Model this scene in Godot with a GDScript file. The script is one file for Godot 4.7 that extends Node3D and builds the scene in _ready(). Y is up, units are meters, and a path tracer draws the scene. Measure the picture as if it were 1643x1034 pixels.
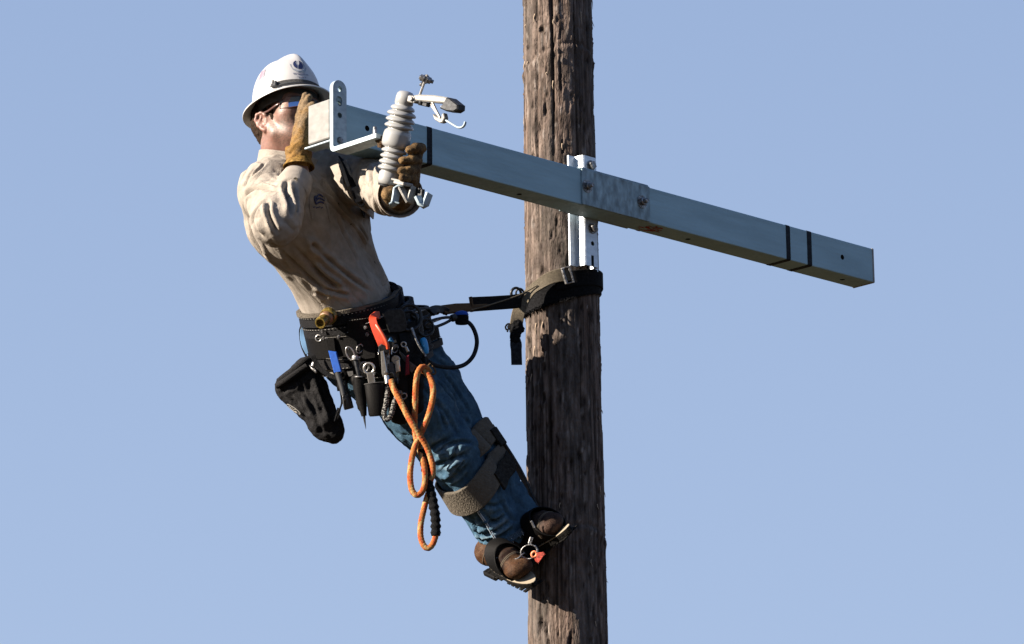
extends Node3D
# A lineman leaning out from a wooden pole to level a fibreglass crossarm. Metres, y up, pole axis near x = z = 0.

const PITCH := 0.25560
const ROLL := 0.01344
const LENS := 6497.0
var eye: Vector3
var right_: Vector3
var up_: Vector3
var back_: Vector3
var M := {}
var taken := {}
var rng := RandomNumberGenerator.new()


class Field:
	# tapered capsules joined by a smooth minimum; "cut" ones are carved out
	var a := PackedVector3Array()
	var ab := PackedVector3Array()
	var inv := PackedFloat32Array()
	var ra := PackedFloat32Array()
	var dr := PackedFloat32Array()
	var kk := PackedFloat32Array()
	var fa := PackedVector3Array()
	var fs := PackedFloat32Array()
	var cut := PackedByteArray()
	var lo := Vector3(1e9, 1e9, 1e9)
	var hi := Vector3(-1e9, -1e9, -1e9)

	func bone(p: Vector3, q: Vector3, r1: float, r2 := -1.0, k := 0.03, flat_axis := Vector3.ZERO, flat := 1.0, carve := false) -> void:
		if r2 < 0.0: r2 = r1
		var d := q - p
		if flat != 1.0:
			flat_axis = flat_axis.normalized()
			d += flat_axis * (d.dot(flat_axis) * (flat - 1.0))
		a.append(p); ab.append(d); inv.append(1.0 / maxf(d.length_squared(), 1e-9))
		ra.append(r1); dr.append(r2 - r1); kk.append(k); fa.append(flat_axis); fs.append(flat); cut.append(1 if carve else 0)
		if not carve:
			var m := maxf(r1, r2) + 0.02
			for v in [p, q]:
				lo = lo.min(v - Vector3(m, m, m)); hi = hi.max(v + Vector3(m, m, m))

	func ball(p: Vector3, r: float, k := 0.03) -> void:
		bone(p, p + Vector3(0, 0.0005, 0), r, r, k)

	func chain(pts: Array, radii: Array, k := 0.03, flat_axis := Vector3.ZERO, flat := 1.0) -> void:
		for i in pts.size() - 1:
			bone(pts[i], pts[i + 1], radii[i], radii[i + 1], k, flat_axis, flat)

	func one(p: Vector3, i: int) -> float:
		var pa := p - a[i]
		if fs[i] != 1.0:
			pa += fa[i] * (pa.dot(fa[i]) * (fs[i] - 1.0))
		var h := clampf(pa.dot(ab[i]) * inv[i], 0.0, 1.0)
		return (pa - ab[i] * h).length() - ra[i] - dr[i] * h

	func dist(p: Vector3, ids: PackedInt32Array) -> float:
		var d := 1e6
		for i in ids:
			var pa := p - a[i]
			if fs[i] != 1.0:
				pa += fa[i] * (pa.dot(fa[i]) * (fs[i] - 1.0))
			var h := clampf(pa.dot(ab[i]) * inv[i], 0.0, 1.0)
			var e := (pa - ab[i] * h).length() - ra[i] - dr[i] * h
			var k := kk[i]
			if cut[i]:
				e = -e
				var hc := maxf(k - absf(d - e), 0.0)
				d = maxf(d, e) + hc * hc / (4.0 * k)
			else:
				var hm := maxf(k - absf(d - e), 0.0)
				d = minf(d, e) - hm * hm / (4.0 * k)
		return d

	func ids_all() -> PackedInt32Array:
		var r := PackedInt32Array()
		for i in a.size(): r.append(i)
		return r


const CORNER := [[0, 1], [2, 3], [4, 5], [6, 7], [0, 2], [1, 3], [4, 6], [5, 7], [0, 4], [1, 5], [2, 6], [3, 7]]


# surface nets over the cells near the bones: [vertices, normals, indices]
func net(f: Field, cell: float) -> Array:
	var step := cell * 8.0
	var diag := step * 0.8661
	var lo := f.lo - Vector3.ONE * cell * 2.0
	var size := f.hi + Vector3.ONE * cell * 2.0 - lo
	var nx := int(ceil(size.x / step)); var ny := int(ceil(size.y / step)); var nz := int(ceil(size.z / step))
	var W := nx * 8 + 2; var H := ny * 8 + 2
	var vid := {}
	var verts := PackedVector3Array()
	var edges := PackedInt64Array()
	var n := f.a.size()
	var vals := PackedFloat32Array(); vals.resize(729)
	var di := PackedFloat32Array(); di.resize(n)
	var cv := PackedFloat32Array(); cv.resize(8)
	for bz in nz:
		for by in ny:
			for bx in nx:
				var o := lo + Vector3(bx, by, bz) * step
				var c := o + Vector3.ONE * step * 0.5
				var best := 1e6
				var near_cut := false
				for i in n:
					var d := f.one(c, i)
					if f.fs[i] > 1.0 and d > 0.0: d /= f.fs[i]
					di[i] = d
					if f.cut[i]:
						if absf(d) < diag + f.kk[i]: near_cut = true
					elif d < best: best = d
				if best > diag + 0.02: continue
				if best < -diag * 1.6 and not near_cut: continue
				var ids := PackedInt32Array()
				for i in n:
					if f.cut[i]:
						if di[i] < diag + f.kk[i]: ids.append(i)
					elif di[i] < best + 2.0 * diag + f.kk[i]: ids.append(i)
				var at := 0
				var lowest := 1e6; var highest := -1e6
				for z in 9:
					for y in 9:
						for x in 9:
							var v := f.dist(o + Vector3(x, y, z) * cell, ids)
							vals[at] = v; at += 1
							if v < lowest: lowest = v
							if v > highest: highest = v
				if lowest > 0.0 or highest < 0.0: continue
				for z in 8:
					for y in 8:
						for x in 8:
							var q := (z * 9 + y) * 9 + x
							cv[0] = vals[q]; cv[1] = vals[q + 1]; cv[2] = vals[q + 9]; cv[3] = vals[q + 10]
							cv[4] = vals[q + 81]; cv[5] = vals[q + 82]; cv[6] = vals[q + 90]; cv[7] = vals[q + 91]
							var s0 := cv[0] < 0.0
							if s0 == (cv[1] < 0.0) and s0 == (cv[2] < 0.0) and s0 == (cv[3] < 0.0) and s0 == (cv[4] < 0.0) and s0 == (cv[5] < 0.0) and s0 == (cv[6] < 0.0) and s0 == (cv[7] < 0.0): continue
							var sum := Vector3.ZERO
							var cnt := 0
							for e in CORNER:
								var u := cv[e[0]]; var w := cv[e[1]]
								if (u < 0.0) != (w < 0.0):
									var t := u / (u - w)
									var p0 := Vector3(e[0] & 1, (e[0] >> 1) & 1, e[0] >> 2)
									var p1 := Vector3(e[1] & 1, (e[1] >> 1) & 1, e[1] >> 2)
									sum += p0.lerp(p1, t); cnt += 1
							var key := ((bz * 8 + z) * H + by * 8 + y) * W + bx * 8 + x
							vid[key] = verts.size()
							verts.append(o + (Vector3(x, y, z) + sum / cnt) * cell)
							if s0 != (cv[1] < 0.0): edges.append(key * 6 + (0 if s0 else 1))
							if s0 != (cv[2] < 0.0): edges.append(key * 6 + (2 if s0 else 3))
							if s0 != (cv[4] < 0.0): edges.append(key * 6 + (4 if s0 else 5))
	var index := PackedInt32Array()
	var sx := 1; var sy := W; var sz := W * H
	for e in edges:
		var key := e / 6
		var m := e % 6
		var s1: int; var s2: int
		match m / 2:
			0: s1 = sy; s2 = sz
			1: s1 = sz; s2 = sx
			_: s1 = sx; s2 = sy
		var i0 = vid.get(key - s1 - s2, -1); var i1 = vid.get(key - s2, -1); var i2 = vid.get(key, -1); var i3 = vid.get(key - s1, -1)
		if i0 < 0 or i1 < 0 or i2 < 0 or i3 < 0: continue
		if m % 2 == 0: index.append_array([i0, i2, i1, i0, i3, i2])
		else: index.append_array([i0, i1, i2, i0, i2, i3])
	return [verts, normals_of(verts, index), index]


func normals_of(verts: PackedVector3Array, index: PackedInt32Array) -> PackedVector3Array:
	var nr := PackedVector3Array(); nr.resize(verts.size())
	for t in range(0, index.size(), 3):
		var a := index[t]; var b := index[t + 1]; var c := index[t + 2]
		var x := (verts[c] - verts[a]).cross(verts[b] - verts[a])
		nr[a] += x; nr[b] += x; nr[c] += x
	for i in nr.size(): nr[i] = nr[i].normalized()
	return nr


# pushes vertices along their normals by move(v, n), gives each the colour paint(v, n), and makes the mesh
func finish(net_: Array, move = null, paint = null) -> ArrayMesh:
	var v: PackedVector3Array = net_[0]
	var nr: PackedVector3Array = net_[1]
	if move != null:
		for i in v.size(): v[i] += nr[i] * float(move.call(v[i], nr[i]))
		nr = normals_of(v, net_[2])
	var arrays := []
	arrays.resize(Mesh.ARRAY_MAX)
	arrays[Mesh.ARRAY_VERTEX] = v
	arrays[Mesh.ARRAY_NORMAL] = nr
	arrays[Mesh.ARRAY_INDEX] = net_[2]
	if paint != null:
		var c := PackedColorArray(); c.resize(v.size())
		for i in v.size(): c[i] = paint.call(v[i], nr[i])
		arrays[Mesh.ARRAY_COLOR] = c
	var m := ArrayMesh.new()
	m.add_surface_from_arrays(Mesh.PRIMITIVE_TRIANGLES, arrays)
	return m


func merge(x: Array, y: Array) -> Array:
	var v: PackedVector3Array = x[0]; var n: PackedVector3Array = x[1]; var i: PackedInt32Array = x[2]
	var base := v.size()
	v.append_array(y[0]); n.append_array(y[1])
	for k in y[2]: i.append(k + base)
	return [v, n, i]


# a fold line in cloth: a smooth run of surface points with a width and a height (negative: groove)
class Folds:
	var runs := []
	func add(pts: Array, width: float, height: float) -> void:
		var c := Vector3.ZERO
		for p in pts: c += p / pts.size()
		var r := 0.0
		for p in pts: r = maxf(r, c.distance_to(p))
		runs.append([pts, width, height, c, r + width * 3.0])
	func at(v: Vector3) -> float:
		var s := 0.0
		for f in runs:
			if v.distance_squared_to(f[3]) > f[4] * f[4]: continue
			var best := 1e6; var along := 0.0
			var pts: Array = f[0]
			var n := pts.size() - 1
			for i in n:
				var p: Vector3 = pts[i]
				var d: Vector3 = pts[i + 1] - p
				var t := clampf((v - p).dot(d) / maxf(d.length_squared(), 1e-9), 0.0, 1.0)
				var e := v.distance_to(p + d * t)
				if e < best: best = e; along = (i + t) / n
			var w: float = f[1]
			if f[2] >= 0.0: s += f[2] * exp(-best * best / (w * w)) * minf(1.0, minf(along, 1.0 - along) * 5.0 + 0.15)
			else:   # a pinched valley with cloth raised on both sides
				var q := (best - w * 1.7) / (w * 1.1)
				s += f[2] * (exp(-best * 1.6 / w) - 0.42 * exp(-q * q)) * minf(1.0, minf(along, 1.0 - along) * 5.0 + 0.15)
				continue
		return s


func P(px: float, py: float, z: float) -> Vector3:
	var d := right_ * ((px - 821.5) / LENS) + up_ * ((517.0 - py) / LENS) - back_
	return eye + d * ((z - eye.z) / d.z)


# the point of a field's surface met by a sight line through the place whose nearer part lies at that pixel
func surface(f: Field, px: float, py: float, lift := 0.0) -> Vector3:
	var d := (right_ * ((px - 821.5) / LENS) + up_ * ((517.0 - py) / LENS) - back_).normalized()
	var t := 10.5
	var ids := f.ids_all()
	var best := 1e6; var bt := t
	for i in 120:
		var e := f.dist(eye + d * t, ids)
		if e < best: best = e; bt = t
		if e < 0.0006: break
		t += maxf(e * 0.6, 0.0006)
		if t > 15.0: break
	return eye + d * (bt - lift)


# ---------------------------------------------------------------- naming
func numbered(called: String) -> String:
	if not taken.has(called):
		taken[called] = 0
		return called
	taken[called] += 1
	return "%s_%03d" % [called, taken[called]]


func tag(o: Node, label: String, category: String, group := "", kind := "") -> Node:
	o.set_meta("label", label); o.set_meta("category", category)
	if group: o.set_meta("group", group)
	if kind: o.set_meta("kind", kind)
	return o


func thing(called: String, label: String, category: String, at := Vector3.ZERO, group := "") -> Node3D:
	var o := Node3D.new()
	o.name = numbered(called)
	add_child(o, true)
	o.position = at
	tag(o, label, category, group)
	return o


# meshes are made in world axes; a part is shifted so that it sits right under its parent
func put(called: String, mesh, m: Material, parent: Node3D = self) -> MeshInstance3D:
	var o := MeshInstance3D.new()
	var am: ArrayMesh
	if mesh is SurfaceTool:
		mesh.generate_normals()
		mesh.index()
		am = mesh.commit()
	else:
		am = mesh
	o.mesh = am
	o.material_override = m
	var n := called
	if parent == self: n = numbered(called)
	else:
		var k := 0
		while parent.has_node(NodePath(n)):
			k += 1
			n = "%s_%03d" % [called, k]
	o.name = n
	parent.add_child(o, true)
	var off := Vector3.ZERO
	var q: Node = parent
	while q != self:
		off += (q as Node3D).position
		q = q.get_parent()
	o.position = -off
	return o


# ---------------------------------------------------------------- mesh pieces
func mb() -> SurfaceTool:
	var st := SurfaceTool.new()
	st.begin(Mesh.PRIMITIVE_TRIANGLES)
	return st


func tri(st: SurfaceTool, a: Vector3, b: Vector3, c: Vector3) -> void:   # counter-clockwise seen from outside
	st.add_vertex(a); st.add_vertex(c); st.add_vertex(b)


func quad(st: SurfaceTool, a: Vector3, b: Vector3, c: Vector3, d: Vector3) -> void:
	tri(st, a, b, c); tri(st, a, c, d)


func smooth(pts: Array, per := 5, closed := false) -> Array:
	var out := []
	var n := pts.size()
	var last := n if closed else n - 1
	for i in last:
		var p0: Vector3 = pts[(i - 1 + n) % n] if closed or i > 0 else pts[0]
		var p1: Vector3 = pts[i]
		var p2: Vector3 = pts[(i + 1) % n]
		var p3: Vector3 = pts[(i + 2) % n] if closed or i + 2 < n else pts[n - 1]
		for s in per:
			out.append(p1.cubic_interpolate(p2, p0, p3, float(s) / per))
	if not closed: out.append(pts[n - 1])
	return out


func tube(st: SurfaceTool, pts: Array, r, sides := 10, closed := false, flat := 1.0, flat_dir := Vector3.ZERO) -> void:
	var n := pts.size()
	var rings := []
	var side := Vector3.ZERO
	for i in n:
		var t: Vector3
		if closed: t = pts[(i + 1) % n] - pts[(i - 1 + n) % n]
		else: t = pts[mini(i + 1, n - 1)] - pts[maxi(i - 1, 0)]
		t = t.normalized()
		if flat_dir != Vector3.ZERO: side = flat_dir
		elif side == Vector3.ZERO:
			side = Vector3.UP if absf(t.y) < 0.9 else Vector3.RIGHT
		side = (side - t * side.dot(t)).normalized()
		var o := t.cross(side)
		var rr: float = r[mini(i, r.size() - 1)] if r is Array else r
		var ring := PackedVector3Array()
		for k in sides:
			var a := TAU * k / sides
			ring.append(pts[i] + (side * cos(a) * flat + o * sin(a)) * rr)
		rings.append(ring)
	st.set_smooth_group(1)
	for i in (n if closed else n - 1):
		var u: PackedVector3Array = rings[i]
		var w: PackedVector3Array = rings[(i + 1) % n]
		for k in sides:
			var j := (k + 1) % sides
			quad(st, u[k], u[j], w[j], w[k])
	if not closed:
		st.set_smooth_group(2)
		for k in sides:
			var j := (k + 1) % sides
			tri(st, pts[0], rings[0][j], rings[0][k])
			tri(st, pts[n - 1], rings[n - 1][k], rings[n - 1][j])


func frame(o: Vector3, y: Vector3, x_hint: Vector3) -> Transform3D:
	y = y.normalized()
	var x := (x_hint - y * x_hint.dot(y)).normalized()
	return Transform3D(Basis(x, y, x.cross(y)), o)


# profile: [radius, height] pairs, run up the y axis of xf
func lathe(st: SurfaceTool, xf: Transform3D, profile: Array, seg := 24, sx := 1.0, sz := 1.0, crease := 0.7) -> void:
	var g := 1
	for i in profile.size() - 1:
		var p := Vector2(profile[i][0], profile[i][1]); var q := Vector2(profile[i + 1][0], profile[i + 1][1])
		if i > 0:
			var o := Vector2(profile[i - 1][0], profile[i - 1][1])
			if absf((p - o).angle_to(q - p)) > crease: g += 1
		st.set_smooth_group(g)
		for k in seg:
			var a0 := TAU * k / seg; var a1 := TAU * (k + 1) / seg
			var c0 := Vector3(cos(a0) * sx, 0, sin(a0) * sz); var c1 := Vector3(cos(a1) * sx, 0, sin(a1) * sz)
			var A := xf * (c0 * p.x + Vector3(0, p.y, 0)); var B := xf * (c1 * p.x + Vector3(0, p.y, 0))
			var C := xf * (c1 * q.x + Vector3(0, q.y, 0)); var D := xf * (c0 * q.x + Vector3(0, q.y, 0))
			if p.x < 1e-6: tri(st, A, D, C)
			elif q.x < 1e-6: tri(st, A, D, B)
			else: quad(st, A, D, C, B)


# a box with chamfered edges, centred on xf
func slab(st: SurfaceTool, xf: Transform3D, size: Vector3, bevel := 0.002) -> void:
	var h := size * 0.5
	var b := minf(bevel, minf(h.x, minf(h.y, h.z)) * 0.6)
	st.set_smooth_group(-1)
	var v := func(sx, sy, sz, ax): # corner pulled in on all axes but ax
		var w := Vector3(sx * (h.x - b), sy * (h.y - b), sz * (h.z - b))
		w[ax] = [sx, sy, sz][ax] * h[ax]
		return xf * w
	for s in [-1, 1]:
		var f := [[[s, -1, -1], [s, 1, -1], [s, 1, 1], [s, -1, 1]], [[-1, s, -1], [-1, s, 1], [1, s, 1], [1, s, -1]], [[-1, -1, s], [1, -1, s], [1, 1, s], [-1, 1, s]]]
		for ax in 3:
			var c := []
			for w in f[ax]: c.append(v.call(w[0], w[1], w[2], ax))
			if s > 0: quad(st, c[0], c[1], c[2], c[3])
			else: quad(st, c[3], c[2], c[1], c[0])
	for s in [-1, 1]:
		for t in [-1, 1]:
			for ax in 3:
				var b1 := (ax + 1) % 3; var b2 := (ax + 2) % 3
				var e0 := [0, 0, 0]; var e1 := [0, 0, 0]
				e0[ax] = -1; e1[ax] = 1
				e0[b1] = s; e1[b1] = s; e0[b2] = t; e1[b2] = t
				var q0 = v.call(e0[0], e0[1], e0[2], b1); var q1 = v.call(e1[0], e1[1], e1[2], b1)
				var q2 = v.call(e1[0], e1[1], e1[2], b2); var q3 = v.call(e0[0], e0[1], e0[2], b2)
				if s * t > 0: quad(st, q0, q1, q2, q3)
				else: quad(st, q3, q2, q1, q0)
	for sx in [-1, 1]:
		for sy in [-1, 1]:
			for sz in [-1, 1]:
				var c0 = v.call(sx, sy, sz, 0); var c1 = v.call(sx, sy, sz, 1); var c2 = v.call(sx, sy, sz, 2)
				if sx * sy * sz > 0: tri(st, c0, c1, c2)
				else: tri(st, c0, c2, c1)


# a flat outline (points in the x-y plane of xf, counter-clockwise) given thickness along z with chamfered rims
func prism(st: SurfaceTool, xf: Transform3D, poly: PackedVector2Array, thick: float, bevel := 0.0015) -> void:
	if Geometry2D.is_polygon_clockwise(poly): poly.reverse()
	var n := poly.size()
	var inner := PackedVector2Array()
	for i in n:
		var p := poly[i]; var a := (p - poly[(i - 1 + n) % n]).normalized(); var c := (poly[(i + 1) % n] - p).normalized()
		var m := (Vector2(-a.y, a.x) + Vector2(-c.y, c.x))
		m = m.normalized() / maxf(m.length() * 0.5, 0.4)
		inner.append(p + m * bevel)
	var at := func(p: Vector2, z: float): return xf * Vector3(p.x, p.y, z)
	var h := thick * 0.5
	st.set_smooth_group(-1)
	var t := Geometry2D.triangulate_polygon(inner)
	for i in range(0, t.size(), 3):
		var p0 := inner[t[i]]; var p1 := inner[t[i + 1]]; var p2 := inner[t[i + 2]]
		if (p1 - p0).cross(p2 - p0) < 0.0:
			var s := p1; p1 = p2; p2 = s
		tri(st, at.call(p0, h), at.call(p1, h), at.call(p2, h))
		tri(st, at.call(p0, -h), at.call(p2, -h), at.call(p1, -h))
	for i in n:
		var j := (i + 1) % n
		quad(st, at.call(poly[i], -h + bevel), at.call(poly[j], -h + bevel), at.call(poly[j], h - bevel), at.call(poly[i], h - bevel))
		quad(st, at.call(poly[i], h - bevel), at.call(poly[j], h - bevel), at.call(inner[j], h), at.call(inner[i], h))
		quad(st, at.call(inner[i], -h), at.call(inner[j], -h), at.call(poly[j], -h + bevel), at.call(poly[i], -h + bevel))


# a strap: runs through pts, its broad face turned to nrm, with rounded edges
func strap(st: SurfaceTool, pts: Array, nrm: Array, width, thick: float, closed := false) -> void:
	var n := pts.size()
	var rings := []
	var shape := [[-0.5, 0.0], [-0.5, 0.6], [-0.46, 1.0], [0.46, 1.0], [0.5, 0.6], [0.5, 0.0], [0.46, -0.1], [-0.46, -0.1]]
	for i in n:
		var t: Vector3
		if closed: t = pts[(i + 1) % n] - pts[(i - 1 + n) % n]
		else: t = pts[mini(i + 1, n - 1)] - pts[maxi(i - 1, 0)]
		t = t.normalized()
		var z: Vector3 = nrm[mini(i, nrm.size() - 1)]
		z = (z - t * z.dot(t)).normalized()
		var x := t.cross(z)
		var w: float = width[mini(i, width.size() - 1)] if width is Array else width
		var ring := PackedVector3Array()
		for s in shape: ring.append(pts[i] + x * (s[0] * w) + z * (s[1] * thick))
		rings.append(ring)
	var m := shape.size()
	for i in (n if closed else n - 1):
		var u: PackedVector3Array = rings[i]; var w: PackedVector3Array = rings[(i + 1) % n]
		for k in m:
			st.set_smooth_group(k + 1)
			var j := (k + 1) % m
			quad(st, u[k], w[k], w[j], u[j])
	if not closed:
		st.set_smooth_group(20)
		for k in range(1, m - 1):
			tri(st, rings[0][0], rings[0][k], rings[0][k + 1])
			tri(st, rings[n - 1][0], rings[n - 1][k + 1], rings[n - 1][k])


# the line round a field at a height: [points, outward directions]
func girth(f: Field, c: Vector3, axis: Vector3, count: int, lift: float, reach := 0.4) -> Array:
	axis = axis.normalized()
	var x := back_ - axis * back_.dot(axis)
	x = x.normalized()
	var y := axis.cross(x)
	var ids := f.ids_all()
	var pts := []; var nr := []
	for i in count:
		var a := TAU * i / count
		var d := x * cos(a) + y * sin(a)
		var t := reach
		for s in 60:
			var e := f.dist(c + d * t, ids) - lift
			if e < 0.0005: break
			t -= maxf(e * 0.7, 0.0005)
			if t < 0.01: break
		pts.append(c + d * t); nr.append(d)
	return [pts, nr]


func run_px(list: Array, z) -> Array:   # [x, y] or [x, y, z] places to points
	var o := []
	for p in list: o.append(P(p[0], p[1], p[2] if p.size() > 2 else z))
	return o


func ring_(st: SurfaceTool, c: Vector3, nrm: Vector3, r: float, wire: float, stretch := 1.0, long_dir := Vector3.UP, seg := 22) -> void:
	var xf := frame(c, nrm, long_dir)
	var pts := []
	for i in seg:
		var a := TAU * i / seg
		pts.append(xf * Vector3(cos(a) * r * stretch, 0, sin(a) * r))
	tube(st, pts, wire, 8, true)


func bolt(st: SurfaceTool, at: Vector3, dir: Vector3, r: float, h: float, sides := 6) -> void:
	var xf := frame(at, dir, Vector3(0.3, 1, 0.2))
	lathe(st, xf, [[r * 1.35, -0.001], [r * 1.35, 0.0015], [r, 0.0016], [r, h * 0.8], [r * 0.85, h], [0, h]], sides)


# ---------------------------------------------------------------- materials
func noise(freq: float, octaves: int, s: int) -> FastNoiseLite:
	var n := FastNoiseLite.new()
	n.noise_type = FastNoiseLite.TYPE_SIMPLEX_SMOOTH
	n.frequency = freq; n.fractal_octaves = octaves; n.seed = s
	return n


func mottle(freq: float, octaves: int, s: int, dark: float, contrast := 1.0, size := 256) -> ImageTexture:
	var im := noise(freq, octaves, s).get_seamless_image(size, size)
	im.convert(Image.FORMAT_RGB8)
	var d := im.get_data()
	for i in d.size():
		var v := clampf((d[i] / 255.0 - 0.5) * contrast + 0.5, 0.0, 1.0)
		d[i] = int((dark + (1.0 - dark) * v) * 255.0)
	return ImageTexture.create_from_image(Image.create_from_data(size, size, false, Image.FORMAT_RGB8, d))


func bumps(freq: float, octaves: int, s: int, strength: float, size := 256) -> ImageTexture:
	var im := noise(freq, octaves, s).get_seamless_image(size, size)
	im.convert(Image.FORMAT_RGBA8)
	im.bump_map_to_normal_map(strength)
	return ImageTexture.create_from_image(im)


func mat(r: float, g: float, b: float, rough: float, metal := 0.0, tex: Texture2D = null, scale := 4.0, nrm: Texture2D = null, nscale := 1.0, vertex := false) -> StandardMaterial3D:
	var m := StandardMaterial3D.new()
	m.albedo_color = Color(r, g, b).linear_to_srgb()
	m.roughness = rough; m.metallic = metal
	m.uv1_triplanar = true; m.uv1_scale = Vector3.ONE * scale
	if tex: m.albedo_texture = tex
	if nrm:
		m.normal_enabled = true; m.normal_texture = nrm; m.normal_scale = nscale
	m.vertex_color_use_as_albedo = vertex
	m.cull_mode = BaseMaterial3D.CULL_DISABLED
	if rough >= 0.55 and metal == 0.0: m.metallic_specular = 0.2   # cloth, leather and rubber have hardly any sheen
	return m


func make_materials() -> void:
	var cloth := mottle(0.02, 4, 3, 0.78)
	var worn := mottle(0.03, 5, 8, 0.5, 1.6)
	var cloudy := mottle(0.012, 4, 21, 0.7, 1.5)
	var weave := bumps(0.25, 2, 5, 6.0)
	var grain := bumps(0.06, 4, 11, 8.0)
	M.shirt = mat(0.325, 0.293, 0.255, 0.9, 0, cloth, 5, weave, 0.5, true)
	M.denim = mat(1, 1, 1, 0.95, 0, cloth, 14, weave, 0.8, true)
	M.skin = mat(1, 1, 1, 0.5, 0, cloth, 14, grain, 0.25, true)
	M.skin.subsurf_scatter_enabled = true; M.skin.subsurf_scatter_strength = 0.08
	M.hair = mat(0.045, 0.028, 0.018, 0.7, 0, worn, 20, grain, 1.5)
	M.glove = mat(1, 1, 1, 0.85, 0, worn, 34, grain, 1.0, true)
	M.leather = mat(1, 1, 1, 0.6, 0, worn, 30, grain, 0.8, true)
	M.rubber = mat(0.0102, 0.0098, 0.0093, 0.75, 0, worn, 10, grain, 0.8)
	M.welt = mat(0.221, 0.1913, 0.1445, 0.7)
	M.black_leather = mat(0.0075, 0.0072, 0.0072, 0.6, 0, worn, 30, grain, 0.5)
	M.black_web = mat(0.011, 0.0115, 0.0132, 0.85, 0, worn, 16, weave, 1.2)
	M.nylon = mat(0.019, 0.019, 0.0205, 0.68, 0, worn, 24, weave, 1.0)
	M.grey_web = mat(0.0765, 0.0765, 0.0765, 0.85, 0, cloth, 16, weave, 1.0)
	M.stitch = mat(0.17, 0.1658, 0.153, 0.8)
	M.tan_web = mat(0.153, 0.1318, 0.0978, 0.85, 0, cloth, 16, weave, 1.2)
	M.brown_web = mat(0.0935, 0.0595, 0.034, 0.75, 0, cloth, 12, weave, 1.0)
	M.khaki_pad = mat(0.1105, 0.0978, 0.079, 0.95, 0, cloth, 9, grain, 1.0)
	M.dark_pad = mat(0.035, 0.034, 0.03, 0.85, 0, worn, 9, grain, 1.0)
	M.steel = mat(0.3825, 0.3825, 0.3825, 0.42, 0.85, worn, 10, grain, 0.4)
	M.dark_steel = mat(0.035, 0.038, 0.042, 0.45, 0.6, worn, 10)
	M.bright = mat(0.527, 0.5185, 0.493, 0.3, 0.9, cloth, 12)
	M.galv = mat(0.33, 0.42, 0.47, 0.6, 0.1, cloth, 7, grain, 0.08)
	M.zinc = mat(0.58, 0.64, 0.7, 0.38, 0.65, cloth, 9, grain, 0.12)
	M.galv_dull = mat(0.3, 0.43, 0.48, 0.6, 0.1, mottle(0.02, 5, 33, 0.62, 1.8), 5, grain, 0.2)
	M.galv_dull.uv1_scale = Vector3(7, 2.2, 7)
	M.paint = mat(0.265, 0.4, 0.455, 0.55, 0, mottle(0.012, 6, 41, 0.93, 1.4), 2, grain, 0.12)
	M.paint.uv1_scale = Vector3(1.2, 5, 1.2)
	M.cap = mat(0.255, 0.255, 0.2465, 0.6, 0, cloth, 6)
	M.tape = mat(0.02, 0.024, 0.03, 0.6, 0, worn, 10)
	M.hole = mat(0.02, 0.022, 0.025, 0.9)
	M.red_mark = mat(0.5, 0.06, 0.03, 0.8, 0, worn, 24)
	M.porcelain = mat(0.27, 0.277, 0.275, 0.15, 0, mottle(0.01, 3, 51, 0.92), 5)
	M.porcelain.clearcoat_enabled = true; M.porcelain.clearcoat = 0.35
	M.alloy = mat(0.2635, 0.2592, 0.2422, 0.5, 0.1, cloth, 14, grain, 0.4)
	M.shell = mat(0.38, 0.38, 0.375, 0.35, 0, mottle(0.02, 4, 61, 0.93), 5)
	M.shell_in = mat(0.16, 0.15, 0.13, 0.8)
	M.plastic = mat(0.025, 0.027, 0.03, 0.45)
	M.lens = mat(0.3, 0.42, 0.62, 0.06, 1.0)
	M.frame_red = mat(0.05, 0.02, 0.017, 0.3)
	M.brass = mat(0.289, 0.2082, 0.0467, 0.4, 0.45, worn, 14)
	M.blue = mat(0.008, 0.085, 0.42, 0.5, 0, cloth, 10)
	M.blue_dark = mat(0.02, 0.08, 0.24, 0.7, 0, cloth, 10)
	M.cyan = mat(0.015, 0.22, 0.48, 0.4)
	M.orange = mat(0.5, 0.055, 0.012, 0.45, 0, cloth, 10)
	M.red = mat(0.5, 0.06, 0.035, 0.5, 0, worn, 14)
	M.wine = mat(0.10, 0.012, 0.02, 0.6)
	M.cream = mat(0.2805, 0.2635, 0.2295, 0.8, 0, cloth, 10)
	M.rope = mat(1, 1, 1, 0.9, 0, cloth, 20, weave, 1.0, true)
	M.emblem = mat(0.02, 0.03, 0.10, 0.5)
	M.emblem_grey = mat(0.18, 0.22, 0.27, 0.5)
	M.sticker = mat(0.255, 0.1615, 0.2295, 0.5, 0, mottle(0.05, 4, 71, 0.6, 1.6), 30)
	M.dirt = mat(0.1, 0.07, 0.036, 1.0, 0, mottle(0.03, 6, 81, 0.5, 1.6), 0.15)
	M.lace = mat(0.12, 0.1, 0.075, 0.9)


# ---------------------------------------------------------------- the place
const SKY_Y := 4.84
const ARM_TURN := 0.77681
var u_: Vector3   # along the crossarm, away to the right
var n_: Vector3   # out from its front face
var pole_x := -0.007


func pole_r(y: float) -> float:
	return 0.118 - 0.006 * (y - SKY_Y)


func on_plane(px: float, py: float, nrm: Vector3, d: float) -> Vector3:
	var r = right_ * ((px - 821.5) / LENS) + up_ * ((517.0 - py) / LENS) - back_
	return eye + r * ((d - nrm.dot(eye)) / nrm.dot(r))


func bent(st: SurfaceTool, pts: Array, wdir: Vector3, width, thick: float) -> void:
	var nr = []
	for i in pts.size():
		var t: Vector3 = pts[mini(i + 1, pts.size() - 1)] - pts[maxi(i - 1, 0)]
		nr.append(wdir.cross(t.normalized()))
	strap(st, pts, nr, width, thick)


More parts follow.
